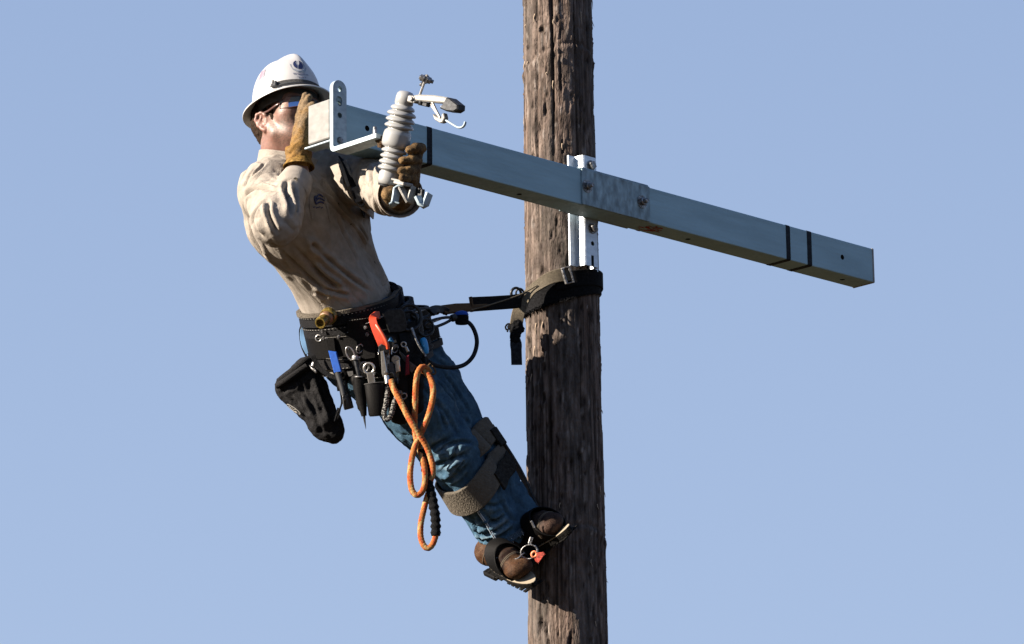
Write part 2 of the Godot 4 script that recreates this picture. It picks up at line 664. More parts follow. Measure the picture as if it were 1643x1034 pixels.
func plane_poly(xf: Transform3D, list: Array) -> PackedVector2Array:
	var r = PackedVector2Array()
	var nrm = xf.basis.z.normalized()
	for p in list:
		var q = xf.affine_inverse() * on_plane(p[0], p[1], nrm, nrm.dot(xf.origin))
		r.append(Vector2(q.x, q.y))
	return r


func make_camera_and_light() -> void:
	right_ = Vector3.RIGHT
	up_ = Vector3(0, cos(PITCH), sin(PITCH))
	back_ = Vector3(0, -sin(PITCH), cos(PITCH))
	eye = Vector3(-0.167, SKY_Y, 0) + back_ * 12.793
	var r2 = right_ * cos(ROLL) - up_ * sin(ROLL)
	up_ = up_ * cos(ROLL) + right_ * sin(ROLL)
	right_ = r2
	var cam = Camera3D.new()
	cam.name = "camera"
	cam.transform = Transform3D(Basis(right_, up_, back_), eye)
	cam.fov = rad_to_deg(2.0 * atan(517.0 / LENS))
	cam.near = 0.1; cam.far = 4000.0
	add_child(cam)
	var env = Environment.new()
	env.background_mode = Environment.BG_SKY
	var sky = ProceduralSkyMaterial.new()
	sky.sky_top_color = Color(0.0125, 0.040, 0.120).linear_to_srgb()
	sky.sky_horizon_color = Color(0.131, 0.168, 0.231).linear_to_srgb()
	sky.sky_curve = 0.6
	sky.ground_horizon_color = Color(0.17, 0.16, 0.14).linear_to_srgb()
	sky.ground_bottom_color = Color(0.07, 0.06, 0.04).linear_to_srgb()
	sky.sun_angle_max = 1.0
	env.sky = Sky.new()
	env.sky.sky_material = sky
	env.tonemap_mode = Environment.TONE_MAPPER_LINEAR
	env.tonemap_exposure = 3.6
	env.sdfgi_enabled = true; env.ssao_enabled = true; env.ssil_enabled = true
	var we = WorldEnvironment.new()
	we.name = "world_environment"
	we.environment = env
	add_child(we)
	var sun = DirectionalLight3D.new()
	sun.name = "sun"
	sun.light_energy = 1.6
	sun.light_color = Color(1.0, 0.94, 0.87)
	sun.light_angular_distance = 0.5
	sun.shadow_enabled = true
	var high = deg_to_rad(22.0)
	var to_sun = Vector3(-0.942 * cos(high), sin(high), 0.335 * cos(high))
	sun.transform = Transform3D(Basis.looking_at(-to_sun, Vector3.UP), Vector3(-20, 20, 8))
	add_child(sun)
	u_ = Vector3(cos(ARM_TURN), 0, -sin(ARM_TURN))
	n_ = Vector3(sin(ARM_TURN), 0, cos(ARM_TURN))


func make_ground() -> void:
	var st = mb()
	st.set_smooth_group(0)
	var hills = noise(0.02, 3, 6)
	var rings = [0.0, 2.0, 5.0, 10.0, 18.0, 32.0, 60.0, 120.0, 300.0, 900.0, 2500.0]
	var at = func(i: int, k: int):
		var a = TAU * k / 48.0
		var p = Vector3(cos(a), 0, sin(a)) * rings[i]
		p.y = hills.get_noise_2d(p.x, p.z) * minf(rings[i] * 0.02, 0.25) - 0.02
		return p
	for i in rings.size() - 1:
		for k in 48:
			if i == 0: tri(st, at.call(0, k), at.call(1, k + 1), at.call(1, k))
			else: quad(st, at.call(i, k), at.call(i, k + 1), at.call(i + 1, k + 1), at.call(i + 1, k))
	put("ground", st, M.dirt).set_meta("kind", "structure")


func make_pole() -> void:
	# round shaft with checks, scars, peeled patches and gaff gouges as real relief
	var N = 176
	var ys = [-0.6]
	var y = 0.0
	while y < 7.7:
		ys.append(y)
		y += 0.0055 if y > 3.6 and y < 6.15 else 0.06
	var slow = noise(1.6, 3, 91)
	var long_ = noise(9.0, 3, 92)
	var fine = noise(30.0, 2, 93)
	var patch = noise(3.2, 4, 94)
	var g = RandomNumberGenerator.new(); g.seed = 77
	# gouges: [angle, y, half length, half width, depth]
	var buckets = {}
	for i in 760:
		var e = [g.randf() * TAU, g.randf_range(3.5, 6.2), g.randf_range(0.007, 0.021), g.randf_range(0.0022, 0.0048), g.randf_range(0.003, 0.008)]
		for b in range(int(floor((e[1] - 0.03) * 20)), int(floor((e[1] + 0.03) * 20)) + 1):
			if not buckets.has(b): buckets[b] = []
			buckets[b].append(e)
	for e in [[1.75, 5.75, 0.42, 0.0042, 0.012], [2.25, 5.45, 0.36, 0.0032, 0.010], [2.62, 4.62, 0.30, 0.0036, 0.011], [2.0, 4.40, 0.26, 0.003, 0.009], [2.35, 3.95, 0.30, 0.0036, 0.010],
			[2.05, 5.78, 0.010, 0.009, 0.010], [2.9, 5.62, 0.022, 0.006, 0.009], [2.45, 5.36, 0.016, 0.007, 0.008], [2.15, 4.98, 0.014, 0.006, 0.008], [2.7, 4.76, 0.016, 0.007, 0.009], [2.3, 3.86, 0.018, 0.007, 0.008]]:   # deep checks and knot holes
		for b in range(int(floor((e[1] - e[2] * 1.8) * 20)), int(floor((e[1] + e[2] * 1.8) * 20)) + 1):
			if not buckets.has(b): buckets[b] = []
			buckets[b].append(e)
	for i in 420:   # pale scuffs and lifted chips
		var e = [g.randf() * TAU, g.randf_range(3.5, 6.2), g.randf_range(0.004, 0.03), g.randf_range(0.0015, 0.005), -1.0]
		for b in range(int(floor((e[1] - 0.04) * 20)), int(floor((e[1] + 0.04) * 20)) + 1):
			if not buckets.has(b): buckets[b] = []
			buckets[b].append(e)
	for i in 34:   # long drying checks
		var e = [g.randf() * TAU, g.randf_range(3.4, 6.3), g.randf_range(0.12, 0.42), g.randf_range(0.0016, 0.0028), g.randf_range(0.004, 0.009)]
		for b in range(int(floor((e[1] - e[2]) * 20)), int(floor((e[1] + e[2]) * 20)) + 1):
			if not buckets.has(b): buckets[b] = []
			buckets[b].append(e)
	var pale = Color(0.25, 0.194, 0.162); var mid = Color(0.138, 0.099, 0.079); var deep = Color(0.042, 0.032, 0.027); var grey = Color(0.108, 0.098, 0.090)
	var W = N + 1
	var verts = PackedVector3Array(); var cols = PackedColorArray(); var index = PackedInt32Array()
	for j in ys.size():
		var yy: float = ys[j]
		var bl: Array = buckets.get(int(floor(yy * 20)), [])
		var r = pole_r(yy)
		for i in W:
			var th = TAU * (i % N) / N
			var c = cos(th); var s = sin(th)
			var wob = 0.022 * sin(yy * 1.7 + th) * 0.3
			var l = long_.get_noise_3d(c * 1.6, yy * 0.09, s * 1.6)
			var f = fine.get_noise_3d(c * 1.5, yy * 0.10, s * 1.5)
			var pt = patch.get_noise_3d(c * 0.42, yy * 0.9, s * 0.42)
			var sl = slow.get_noise_3d(c * 0.5, yy * 0.4, s * 0.5)
			var h = 0.0018 * sl + 0.0011 * l + 0.0011 * f
			var step = smoothstep(0.10, 0.13, pt)       # surface peeled away inside these outlines
			h -= 0.0028 * step
			var dark = 0.0
			var chip = 0.0
			for e in bl:
				var da: float = absf(wrapf(th - e[0] - 0.02 * sin(yy * 7.0 + e[0] * 9.0), -PI, PI)) * r
				if da > 0.022: continue
				var q: float = (da * da) / (e[3] * e[3]) + pow((yy - e[1]) / e[2], 2.0)
				if q < 3.0 and e[4] < 0.0:
					chip = maxf(chip, exp(-q * q))
				elif q < 3.0:
					var k = exp(-q)
					h -= e[4] * k
					if e[2] < 0.05: h += e[4] * 0.45 * exp(-pow(q - 2.2, 2.0) * 3.0)
					dark = maxf(dark, k)
			for ry in [5.69, 4.12]:   # old scars round the shaft
				var dy: float = yy - ry - 0.03 * sin(th * 1.5) - 0.008 * l
				h += 0.004 * exp(-dy * dy / 0.00025) - 0.006 * exp(-pow(dy - 0.012, 2.0) / 0.00006)
			var rr = r + h + wob * 0.1
			verts.append(Vector3(pole_x + c * rr, yy, s * rr))
			var t = clampf(0.5 + 0.9 * l + 0.55 * f, 0.0, 1.0)
			var col = deep.lerp(mid, smoothstep(0.0, 0.45, t)).lerp(pale, smoothstep(0.45, 0.95, t))
			col = col.lerp(grey, clampf(sl * 1.2 + 0.25, 0.0, 0.7))
			col = col.lerp(pale, step * 0.45 * clampf(0.6 + f, 0.0, 1.0))
			col = col.lerp(Color(0.022, 0.016, 0.013), dark * 0.9)
			col = col.lerp(Color(0.29, 0.255, 0.23), chip * 0.85)
			h += chip * 0.0012
			rr += chip * 0.0012
			verts[verts.size() - 1] = Vector3(pole_x + c * rr, yy, s * rr)
			cols.append(col)
	for j in ys.size() - 1:
		for i in N:
			var a = j * W + i
			index.append_array([a, a + W, a + 1, a + 1, a + W, a + W + 1])
	var top = verts.size()
	verts.append(Vector3(pole_x, ys[-1] + 0.02, 0)); cols.append(deep)
	for i in N: index.append_array([(ys.size() - 1) * W + i, top, (ys.size() - 1) * W + i + 1])
	var nr = normals_of(verts, index)
	for j in ys.size(): nr[j * W + N] = (nr[j * W] + nr[j * W + N]).normalized(); nr[j * W] = nr[j * W + N]
	var arrays = []; arrays.resize(Mesh.ARRAY_MAX)
	arrays[Mesh.ARRAY_VERTEX] = verts; arrays[Mesh.ARRAY_NORMAL] = nr; arrays[Mesh.ARRAY_COLOR] = cols; arrays[Mesh.ARRAY_INDEX] = index
	var m = ArrayMesh.new(); m.add_surface_from_arrays(Mesh.PRIMITIVE_TRIANGLES, arrays)
	var t = thing("utility_pole", "weathered brown round wooden utility pole with gaff gouges and drying cracks", "utility pole")
	var wood = mat(0.88, 0.88, 0.88, 0.82, 0, mottle(0.02, 5, 97, 0.62, 1.6), 1, bumps(0.08, 4, 98, 6.0), 0.7, true)
	wood.uv1_scale = Vector3(9, 1.6, 9)
	put("shaft", m, wood, t)
	var st = mb()   # splinters lifting off the surface
	for i in 60:
		var th = g.randf() * TAU; var yy = g.randf_range(3.7, 6.0)
		var r = pole_r(yy)
		var d = Vector3(cos(th), 0, sin(th)); var s = Vector3(-sin(th), 0, cos(th))
		var p = Vector3(pole_x, yy, 0) + d * (r - 0.001)
		var l = g.randf_range(0.01, 0.045)
		tube(st, [p, p + Vector3(0, -l * 0.5, 0) + d * 0.003 + s * 0.002, p + Vector3(0, -l, 0) + d * g.randf_range(0.003, 0.009)], [0.0018, 0.0013, 0.0004], 4)
	var sp = put("splinter", st, mat(0.3, 0.24, 0.18, 0.9), t)
	sp.set_meta("kind", "stuff")


func csg_cyl(parent: Node, at: Vector3, axis: Vector3, r: float, h: float, m: Material, op := CSGShape3D.OPERATION_SUBTRACTION, sides := 18) -> void:
	var c = CSGCylinder3D.new()
	c.radius = r; c.height = h; c.sides = sides; c.material = m
	c.operation = op
	c.name = "bore"
	parent.add_child(c, true)
	c.transform = frame(at, axis, Vector3(0.2, 0.9, 0.4))


func csg_box(parent: Node, xf: Transform3D, size: Vector3, m: Material, op := CSGShape3D.OPERATION_SUBTRACTION) -> void:
	var c = CSGBox3D.new()
	c.size = size; c.material = m; c.operation = op; c.name = "slot"
	parent.add_child(c, true)
	c.transform = xf


func csg_poly(parent: Node, called: String, xf: Transform3D, poly: PackedVector2Array, depth: float, m: Material) -> CSGPolygon3D:
	var c = CSGPolygon3D.new()
	c.polygon = poly; c.depth = depth; c.material = m; c.name = called
	parent.add_child(c, true)
	c.transform = xf
	return c


func rounded(w: float, h: float, r: float, x0: float, y0: float) -> PackedVector2Array:
	var p = PackedVector2Array()
	for q in [[w - r, r, -PI / 2], [w - r, h - r, 0.0], [r, h - r, PI / 2], [r, r, PI]]:
		for k in 4:
			var a: float = q[2] + k * PI / 6
			p.append(Vector2(x0 + q[0] + cos(a) * r, y0 + q[1] + sin(a) * r))
	return p


const ARM_L := 2.44
const ARM_H := 0.117
const ARM_D := 0.092
var arm_left: Vector3   # lower front corner of the left end


func loop_on_arm(st: SurfaceTool, t: float, width: float, thick: float) -> void:
	var pts = []; var nr = []
	for q in rounded(ARM_D, ARM_H, 0.004, -ARM_D, 0.0):
		pts.append(arm_left + u_ * t + n_ * q.x + Vector3.UP * q.y)
		nr.append((n_ * signf(q.x + ARM_D / 2) + Vector3.UP * signf(q.y - ARM_H / 2)).normalized())
	var p2 = []; var n2 = []
	for i in pts.size():
		p2.append(pts[i]); n2.append(nr[i])
	strap(st, p2, n2, width, thick, true)


func along_arm(px: float, py: float) -> float:
	return (on_plane(px, py, n_, 0.25) - arm_left).dot(u_)


func make_crossarm() -> void:
	arm_left = n_ * 0.25 + Vector3.UP * (SKY_Y + 0.29657) - u_ * 1.21898
	var t = thing("crossarm", "long pale grey square crossarm with black bands, lifted across the pole", "crossarm", arm_left)
	var xf = Transform3D(Basis(n_, Vector3.UP, -u_), u_ * 0.006)
	var comb = CSGCombiner3D.new()
	comb.name = "beam"
	t.add_child(comb, true)
	csg_poly(comb, "box_section", xf, rounded(ARM_D, ARM_H, 0.0035, -ARM_D, 0.0), ARM_L - 0.012, M.paint)
	for h in [[589, 206], [1352, 413], [742, 240], [1175, 362]]:
		if h[0] == 742 or h[0] == 1175: continue
		csg_cyl(comb, on_plane(h[0], h[1], n_, 0.25) - arm_left, n_, 0.0088, 0.3, M.hole)
	var low = arm_left.y
	for h in [[1104, 384], [1352, 449], [833, 312]]:
		var p: Vector3 = on_plane(h[0], h[1], Vector3.UP, low)
		csg_cyl(comb, p - arm_left, Vector3.UP, 0.0085, 0.4, M.hole)
	for e in [0.003, ARM_L - 0.003]:
		var st = mb()
		slab(st, Transform3D(Basis(n_, Vector3.UP, -u_), arm_left + u_ * e + n_ * (-ARM_D / 2) + Vector3.UP * ARM_H / 2), Vector3(ARM_D + 0.003, ARM_H + 0.003, 0.012), 0.003)
		put("end_cap", st, M.cap, t)
	for b in [[689, 232, 0.021], [1265, 392, 0.020], [1299, 400, 0.022]]:
		var st = mb()
		loop_on_arm(st, along_arm(b[0], b[1]), b[2], 0.0014)
		put("band", st, M.tape, t)
	var st = mb()   # smear of red marking paint on the underside
	rng.seed = 5
	for i in 26:
		var p: Vector3 = on_plane(1018 + rng.randf() * 42, 362 + rng.randf() * 9, Vector3.UP, low - 0.0005)
		p.y = low - 0.0003 - i * 0.00002
		var q = u_ * rng.randf_range(0.006, 0.028)
		strap(st, [p, p + q * 0.5 + n_ * 0.001, p + q], [Vector3.DOWN], [0.002, rng.randf_range(0.003, 0.007), 0.002], 0.0005)
	put("paint_mark", st, M.red_mark, t)


func make_arm_bracket() -> void:
	var t = thing("crossarm_bracket", "galvanized steel channel bracket bolting the crossarm to the pole", "bracket", on_plane(945, 340, n_, 0.15))
	var web_n = 0.156
	var pole_n = 0.104
	var e0 = on_plane(937, 300, n_, web_n).dot(u_)
	var top = on_plane(945, 251, n_, web_n).y
	var bot = on_plane(948, 427, n_, web_n).y
	var comb = CSGCombiner3D.new()
	comb.name = "channel"
	t.add_child(comb, true)
	var th = 0.006
	var w = 0.060
	var fl = 0.032
	var back = pole_n + 0.012
	var poly = PackedVector2Array([Vector2(back, e0 - fl), Vector2(back + th, e0 - fl), Vector2(back + th, e0 - 0.004), Vector2(web_n - 0.004, e0), Vector2(web_n, e0 + 0.004), Vector2(web_n, e0 + w - 0.004), Vector2(web_n - 0.004, e0 + w), Vector2(back + th, e0 + w + 0.004), Vector2(back + th, e0 + w + fl), Vector2(back, e0 + w + fl),
		Vector2(back, e0 + w - th), Vector2(web_n - th, e0 + w - th), Vector2(web_n - th, e0 + th), Vector2(back, e0 + th)])
	csg_poly(comb, "profile", Transform3D(Basis(n_, u_, Vector3.UP), Vector3(0, top, 0) - t.position), poly, top - bot, M.zinc)
	csg_cyl(comb, on_plane(951, 391, n_, web_n) - t.position, n_, 0.0075, 0.05, M.galv_dull)
	csg_box(comb, Transform3D(Basis(n_, u_, Vector3.UP), on_plane(951, 419, n_, web_n) - t.position), Vector3(0.03, 0.012, 0.036), M.galv_dull)
	csg_box(comb, Transform3D(Basis(n_, u_, Vector3.UP), on_plane(929, 400, n_, back + th) - t.position), Vector3(0.03, 0.009, 0.045), M.galv_dull)
	csg_box(comb, Transform3D(Basis(n_, u_, Vector3.UP), on_plane(926, 266, n_, back + th) - t.position), Vector3(0.03, 0.008, 0.02), M.galv_dull)
	var bp = mb()
	slab(bp, Transform3D(Basis(n_, u_, Vector3.UP), n_ * (web_n - 0.012) + u_ * (e0 + w / 2) + Vector3.UP * (top + bot) / 2), Vector3(0.004, w - 0.016, top - bot - 0.01), 0.001)
	put("backing_plate", bp, M.dark_steel, t)
	for p in [[948, 266], [950.5, 367]]:
		var st = mb()
		var at = on_plane(p[0], p[1], n_, web_n)
		var xf = frame(at, n_, Vector3.UP.rotated(n_, 0.5))
		lathe(st, xf, [[0.017, 0], [0.017, 0.003], [0.0001, 0.0031]], 18)
		slab(st, Transform3D(xf.basis, at + n_ * 0.009), Vector3(0.021, 0.012, 0.021), 0.002)
		put("square_bolt", st, M.steel, t)
	# plate clamped on the front of the crossarm, and its bolts
	var a0 = along_arm(932, 300); var a1 = along_arm(1041, 325)
	var st = mb()
	slab(st, Transform3D(Basis(n_, Vector3.UP, -u_), arm_left + u_ * (a0 + a1) * 0.5 + n_ * 0.0035 + Vector3.UP * (ARM_H / 2)), Vector3(0.006, ARM_H, a1 - a0), 0.0015)
	slab(st, Transform3D(Basis(n_, Vector3.UP, -u_), arm_left + u_ * (a0 + a1) * 0.5 - n_ * (ARM_D + 0.0035) + Vector3.UP * (ARM_H / 2)), Vector3(0.006, ARM_H, a1 - a0), 0.0015)
	slab(st, Transform3D(Basis(n_, Vector3.UP, -u_), arm_left + u_ * (a0 + a1) * 0.5 - n_ * ARM_D * 0.5 + Vector3.UP * (ARM_H + 0.0035)), Vector3(ARM_D, 0.006, a1 - a0), 0.0015)
	put("clamp_plate", st, M.galv_dull, t)
	for p in [[942, 299], [1030, 324]]:
		st = mb()
		var at = on_plane(p[0], p[1], n_, 0.2565)
		var xf = frame(at, n_, Vector3.UP.rotated(n_, 0.3))
		lathe(st, xf, [[0.021, 0], [0.021, 0.0025], [0.0001, 0.0026]], 22)
		bolt(st, at + n_ * 0.0025, n_, 0.0135, 0.011, 6)
		lathe(st, Transform3D(xf.basis, at + n_ * 0.012), [[0.0075, 0], [0.0075, 0.012], [0.006, 0.014], [0, 0.014]], 12)
		put("hex_bolt", st, M.steel, t)


func make_cutout_bracket() -> void:
	var f = 0.252
	var th = 0.0135
	var p_top = on_plane(545, 143, n_, f + th)
	var p_low = on_plane(541, 242, n_, f + th)
	var t = thing("mounting_bracket", "white galvanized L shaped bracket with holes at the near end of the crossarm", "bracket", p_low)
	var comb = CSGCombiner3D.new()
	comb.name = "bent_plate"
	t.add_child(comb, true)
	var w = 0.054
	var uc = on_plane(545, 185, n_, f + th).dot(u_)
	var y0 = p_low.y; var yt = p_top.y
	var reach = 0.20
	var poly = PackedVector2Array([Vector2(f, yt), Vector2(f, y0 + 0.014)])
	for k in 5: poly.append(Vector2(f + 0.018 - 0.018 * cos(k * PI / 8), y0 + 0.012 - 0.018 * sin(k * PI / 8)))
	poly.append_array([Vector2(f + reach, y0 - 0.006), Vector2(f + reach, y0 - 0.006 + th)])
	for k in 4: poly.append(Vector2(f + th + 0.008 - 0.008 * sin(k * PI / 6), y0 - 0.006 + th + 0.008 - 0.008 * cos(k * PI / 6)))
	poly.append(Vector2(f + th, yt))
	csg_poly(comb, "profile", Transform3D(Basis(n_, Vector3.UP, -u_), u_ * (uc - w / 2) - t.position), poly, w, M.galv)
	csg_cyl(comb, n_ * (f + th / 2) + u_ * uc + Vector3(0, yt, 0) - t.position, n_, w / 2, th, M.galv, CSGShape3D.OPERATION_UNION, 28)
	csg_cyl(comb, on_plane(545, 143, n_, f + th) - t.position, n_, 0.0085, 0.1, M.galv_dull)
	csg_cyl(comb, on_plane(544, 161, n_, f + th) - t.position, n_, 0.0125, 0.008, M.galv_dull)
	csg_cyl(comb, on_plane(545, 166, n_, f + th) - t.position, n_, 0.0085, 0.1, M.galv_dull)
	csg_cyl(comb, on_plane(545, 185, n_, f + th) - t.position, n_, 0.0085, 0.1, M.galv_dull)
	csg_cyl(comb, on_plane(545, 226, n_, f + th) - t.position, n_, 0.012, 0.006, M.galv_dull)
	var st = mb()   # strap clamped beneath the crossarm
	slab(st, Transform3D(Basis(n_, Vector3.UP, -u_), n_ * (f - 0.06) + u_ * uc + Vector3.UP * (arm_left.y - 0.006)), Vector3(0.12, 0.006, w * 0.8), 0.0015)
	put("back_strap", st, M.galv, t)
	st = mb()
	bolt(st, on_plane(545, 226, n_, f + th - 0.003), n_, 0.0085, 0.008)
	put("bolt", st, M.steel, t)
	st = mb()   # threaded stud standing on the outer leg
	var s = n_ * (f + reach * 0.83) + u_ * uc + Vector3.UP * (y0 - 0.006 + th)
	bolt(st, s, Vector3.UP, 0.012, 0.010)
	lathe(st, Transform3D(Basis.IDENTITY, s), [[0.0062, 0], [0.0062, 0.030], [0.005, 0.032], [0, 0.032]], 12)
	put("stud", st, M.steel, t)


var cut_top: Vector3
var cut_low: Vector3


func make_cutout() -> void:
	cut_top = P(652, 146, 1.235); cut_low = P(621, 297, 1.155)
	var ax = (cut_top - cut_low).normalized()
	var nn = (n_ - ax * n_.dot(ax)).normalized()
	var ww = nn.cross(ax)
	var t = thing("fuse_cutout", "grey ribbed porcelain fuse cutout with metal contacts held in the gloved hand", "insulator", cut_low)
	var H = cut_top.distance_to(cut_low)
	var px = 1.0 / 557.0
	var pr = [[0.0, 0.0], [13.0, 0.0], [16.5, 0.015], [17.2, 0.05], [16.8, 0.125], [14.0, 0.145]]
	for s in [0.178, 0.240, 0.302, 0.362]:
		for k in 9: pr.append([15.4 + 5.4 * pow(sin(PI * k / 8.0), 0.7), s - 0.0255 + 0.051 * k / 8.0 - 0.007 * sin(PI * k / 8.0)])
	for k in [[17.0, 0.392], [20.8, 0.405], [22.6, 0.425], [23.0, 0.46], [22.8, 0.53], [21.8, 0.56], [19.4, 0.578], [17.0, 0.588]]: pr.append(k)
	for s in [0.625, 0.69, 0.755, 0.815]:
		var m = 1.0 if s < 0.8 else 0.83
		for k in 9: pr.append([(18.4 + 5.6 * pow(sin(PI * k / 8.0), 0.7)) * m, s - 0.027 + 0.054 * k / 8.0 - 0.008 * sin(PI * k / 8.0)])
	for k in [[13.6, 0.848], [15.2, 0.862], [15.0, 0.93], [13.8, 0.965], [10.8, 0.988], [5.5, 0.998], [0.0, 1.0]]: pr.append(k)
	for k in pr: k[0] *= px; k[1] *= H
	var st = mb()
	lathe(st, frame(cut_low, ax, nn), pr, 40, 1.0, 1.0, 3.0)
	# the profile is soft all along: one smooth group
	put("porcelain_body", st, M.porcelain, t)
	var zc = func(x: float): return 1.235 + (x - 652.0) * 0.00172
	var Q = func(x: float, y: float): return P(x, y, zc.call(x))
	# clamp that holds the body to the bracket
	st = mb()
	var mid = cut_low.lerp(cut_top, 0.45)
	slab(st, frame(mid - nn * 0.055, ax, nn), Vector3(0.05, 0.022, 0.026), 0.004)
	bolt(st, mid - nn * 0.060 - ax * 0.012, -ax, 0.011, 0.012)
	put("body_clamp", st, M.brown_web, t)
	st = mb()   # metal cap fitting that carries the upper contact
	slab(st, frame(Q.call(664, 160), ax, nn), Vector3(0.034, 0.020, 0.024), 0.003)
	bolt(st, Q.call(666, 160) + ww * 0.012, ww, 0.007, 0.007)
	put("cap_fitting", st, M.alloy, t)
	st = mb()   # upper contact arm
	var xf = Transform3D(Basis(nn, ax, ww), Q.call(696, 159))
	prism(st, xf, plane_poly(xf, [[668, 154], [675, 152.5], [700, 153.5], [722, 157], [724, 162], [720, 167], [700, 165.5], [671, 163], [667.5, 159]]), 0.026, 0.004)
	put("contact_arm", st, M.alloy, t)
	st = mb()
	xf = Transform3D(Basis(nn, ax, ww), Q.call(727, 167))
	prism(st, xf, plane_poly(xf, [[722, 157.5], [727, 158], [741, 169], [740.5, 177], [734, 181], [722, 180], [711, 175], [716, 167.5]]), 0.034, 0.004)
	put("contact_hood", st, M.dark_steel, t)
	st = mb()
	bent(st, [Q.call(709, 171), Q.call(716, 176), Q.call(723, 172), Q.call(728, 174)], ww, 0.012, 0.002)
	put("contact_spring", st, M.bright, t)
	st = mb()   # terminal plate standing up from the arm
	var b0: Vector3 = Q.call(673, 154); var b1: Vector3 = Q.call(685.5, 119.5)
	slab(st, frame((b0 + b1) / 2, b1 - b0, ww * 0.8 + nn * 0.75), Vector3(0.017, (b1 - b0).length(), 0.006), 0.0015)
	put("terminal_plate", st, M.alloy, t)
	st = mb()
	var pn = frame(b0, b1 - b0, ww * 0.8 + nn * 0.75).basis.z
	var tb: Vector3 = b0.lerp(b1, 0.78)
	for s in [-1.0, 1.0]:
		lathe(st, frame(tb, pn * s, ax), [[0.0125, 0.003], [0.0125, 0.007], [0.010, 0.0072], [0.0095, 0.016], [0.006, 0.0165], [0.0055, 0.024 if s < 0 else 0.019], [0, 0.0245 if s < 0 else 0.0195]], 14)
	bolt(st, b0.lerp(b1, 0.5) + pn * 0.003, pn, 0.0055, 0.008)
	put("terminal_bolt", st, M.steel, t)
	st = mb()   # latch under the arm
	bolt(st, Q.call(677, 163), -ax, 0.010, 0.012)
	slab(st, frame(Q.call(684, 168), nn, ax), Vector3(0.012, 0.02, 0.016), 0.002)
	put("latch", st, M.dark_steel, t)
	for s in [-1.0, 1.0]:
		st = mb()
		bent(st, [Q.call(686 + 4.5 * (s + 1), 165) + ww * 0.006 * s, Q.call(695 + 3 * (s + 1), 178) + ww * 0.006 * s, Q.call(704 + 2 * (s + 1), 191) + ww * 0.006 * s], ww, 0.006, 0.005)
		put("lever_bar", st, M.alloy, t)
	st = mb()
	xf = Transform3D(Basis(nn, ax, ww), Q.call(707, 192))
	prism(st, xf, plane_poly(xf, [[697, 183.5], [703, 188], [711, 191], [712, 184], [714.5, 182], [716.5, 190], [713, 197], [709, 198], [700, 192.5]]), 0.018, 0.002)
	put("hook_block", st, M.alloy, t)
	st = mb()
	tube(st, smooth([Q.call(713, 191.5), Q.call(721, 196.5), Q.call(729, 201.5), Q.call(736, 205), Q.call(742, 204), Q.call(745.5, 200), Q.call(746.5, 195.5)], 4), [0.0045], 8, false, 0.7)
	put("hook", st, M.galv, t)
	# lower hinge
	var Z = func(x: float, y: float): return P(x, y, 1.20)
	st = mb()
	lathe(st, frame(cut_low, -ax, nn), [[0.027, -0.004], [0.026, 0.004], [0.012, 0.005], [0, 0.005]], 24)
	put("lower_cap", st, M.dark_steel, t)
	st = mb()
	slab(st, frame(Z.call(647, 295), ax, nn), Vector3(0.045, 0.010, 0.040), 0.002)
	slab(st, frame(Z.call(640, 290), ax, nn), Vector3(0.05, 0.006, 0.02), 0.002)
	bolt(st, Z.call(649, 293), ax, 0.010, 0.010)
	put("hinge_plate", st, M.alloy, t)
	st = mb()
	bent(st, [Z.call(648, 299), Z.call(639, 300), Z.call(635.5, 304), Z.call(634, 316), Z.call(632, 325), Z.call(628, 328), Z.call(624, 328.5)], ww, 0.026, 0.005)
	bent(st, [Z.call(632, 325), Z.call(640, 327)], ww, 0.020, 0.004)
	put("hinge_strap", st, M.galv, t)
	st = mb()
	bent(st, [Z.call(642, 300), Z.call(649, 313), Z.call(655, 325), Z.call(658, 325), Z.call(661, 315), Z.call(666, 300)], ww, 0.026, 0.006)
	put("hinge_vee", st, M.alloy, t)
	st = mb()
	xf = Transform3D(Basis(nn, ax, ww), P(655, 309, 1.19))
	prism(st, xf, plane_poly(xf, [[646, 300], [662, 300], [656, 320], [653, 320]]), 0.010, 0.002)
	put("hinge_web", st, M.khaki_pad, t)
	st = mb()
	xf = Transform3D(Basis(nn, ax, ww), P(674, 312, 1.20))
	prism(st, xf, plane_poly(xf, [[668, 301], [680, 304], [678, 326], [668, 320]]), 0.012, 0.002)
	bolt(st, P(673, 304, 1.207), ww, 0.005, 0.005)
	put("hinge_lug", st, M.dark_steel, t)
	st = mb()
	bent(st, [P(668.5, 316, 1.22), P(674, 328, 1.22), P(679, 334, 1.22), P(684, 328, 1.22), P(690, 311, 1.22)], ww, 0.024, 0.008)
	put("trunnion_hook", st, M.galv, t)


# ---------------------------------------------------------------- the lineman
var shirt_f := Field.new()
var jeans_f := Field.new()
var hat_c: Vector3
var F: Vector3   # where the face looks
var U: Vector3   # crown of the head
var S: Vector3   # his right
var J := {}      # joints


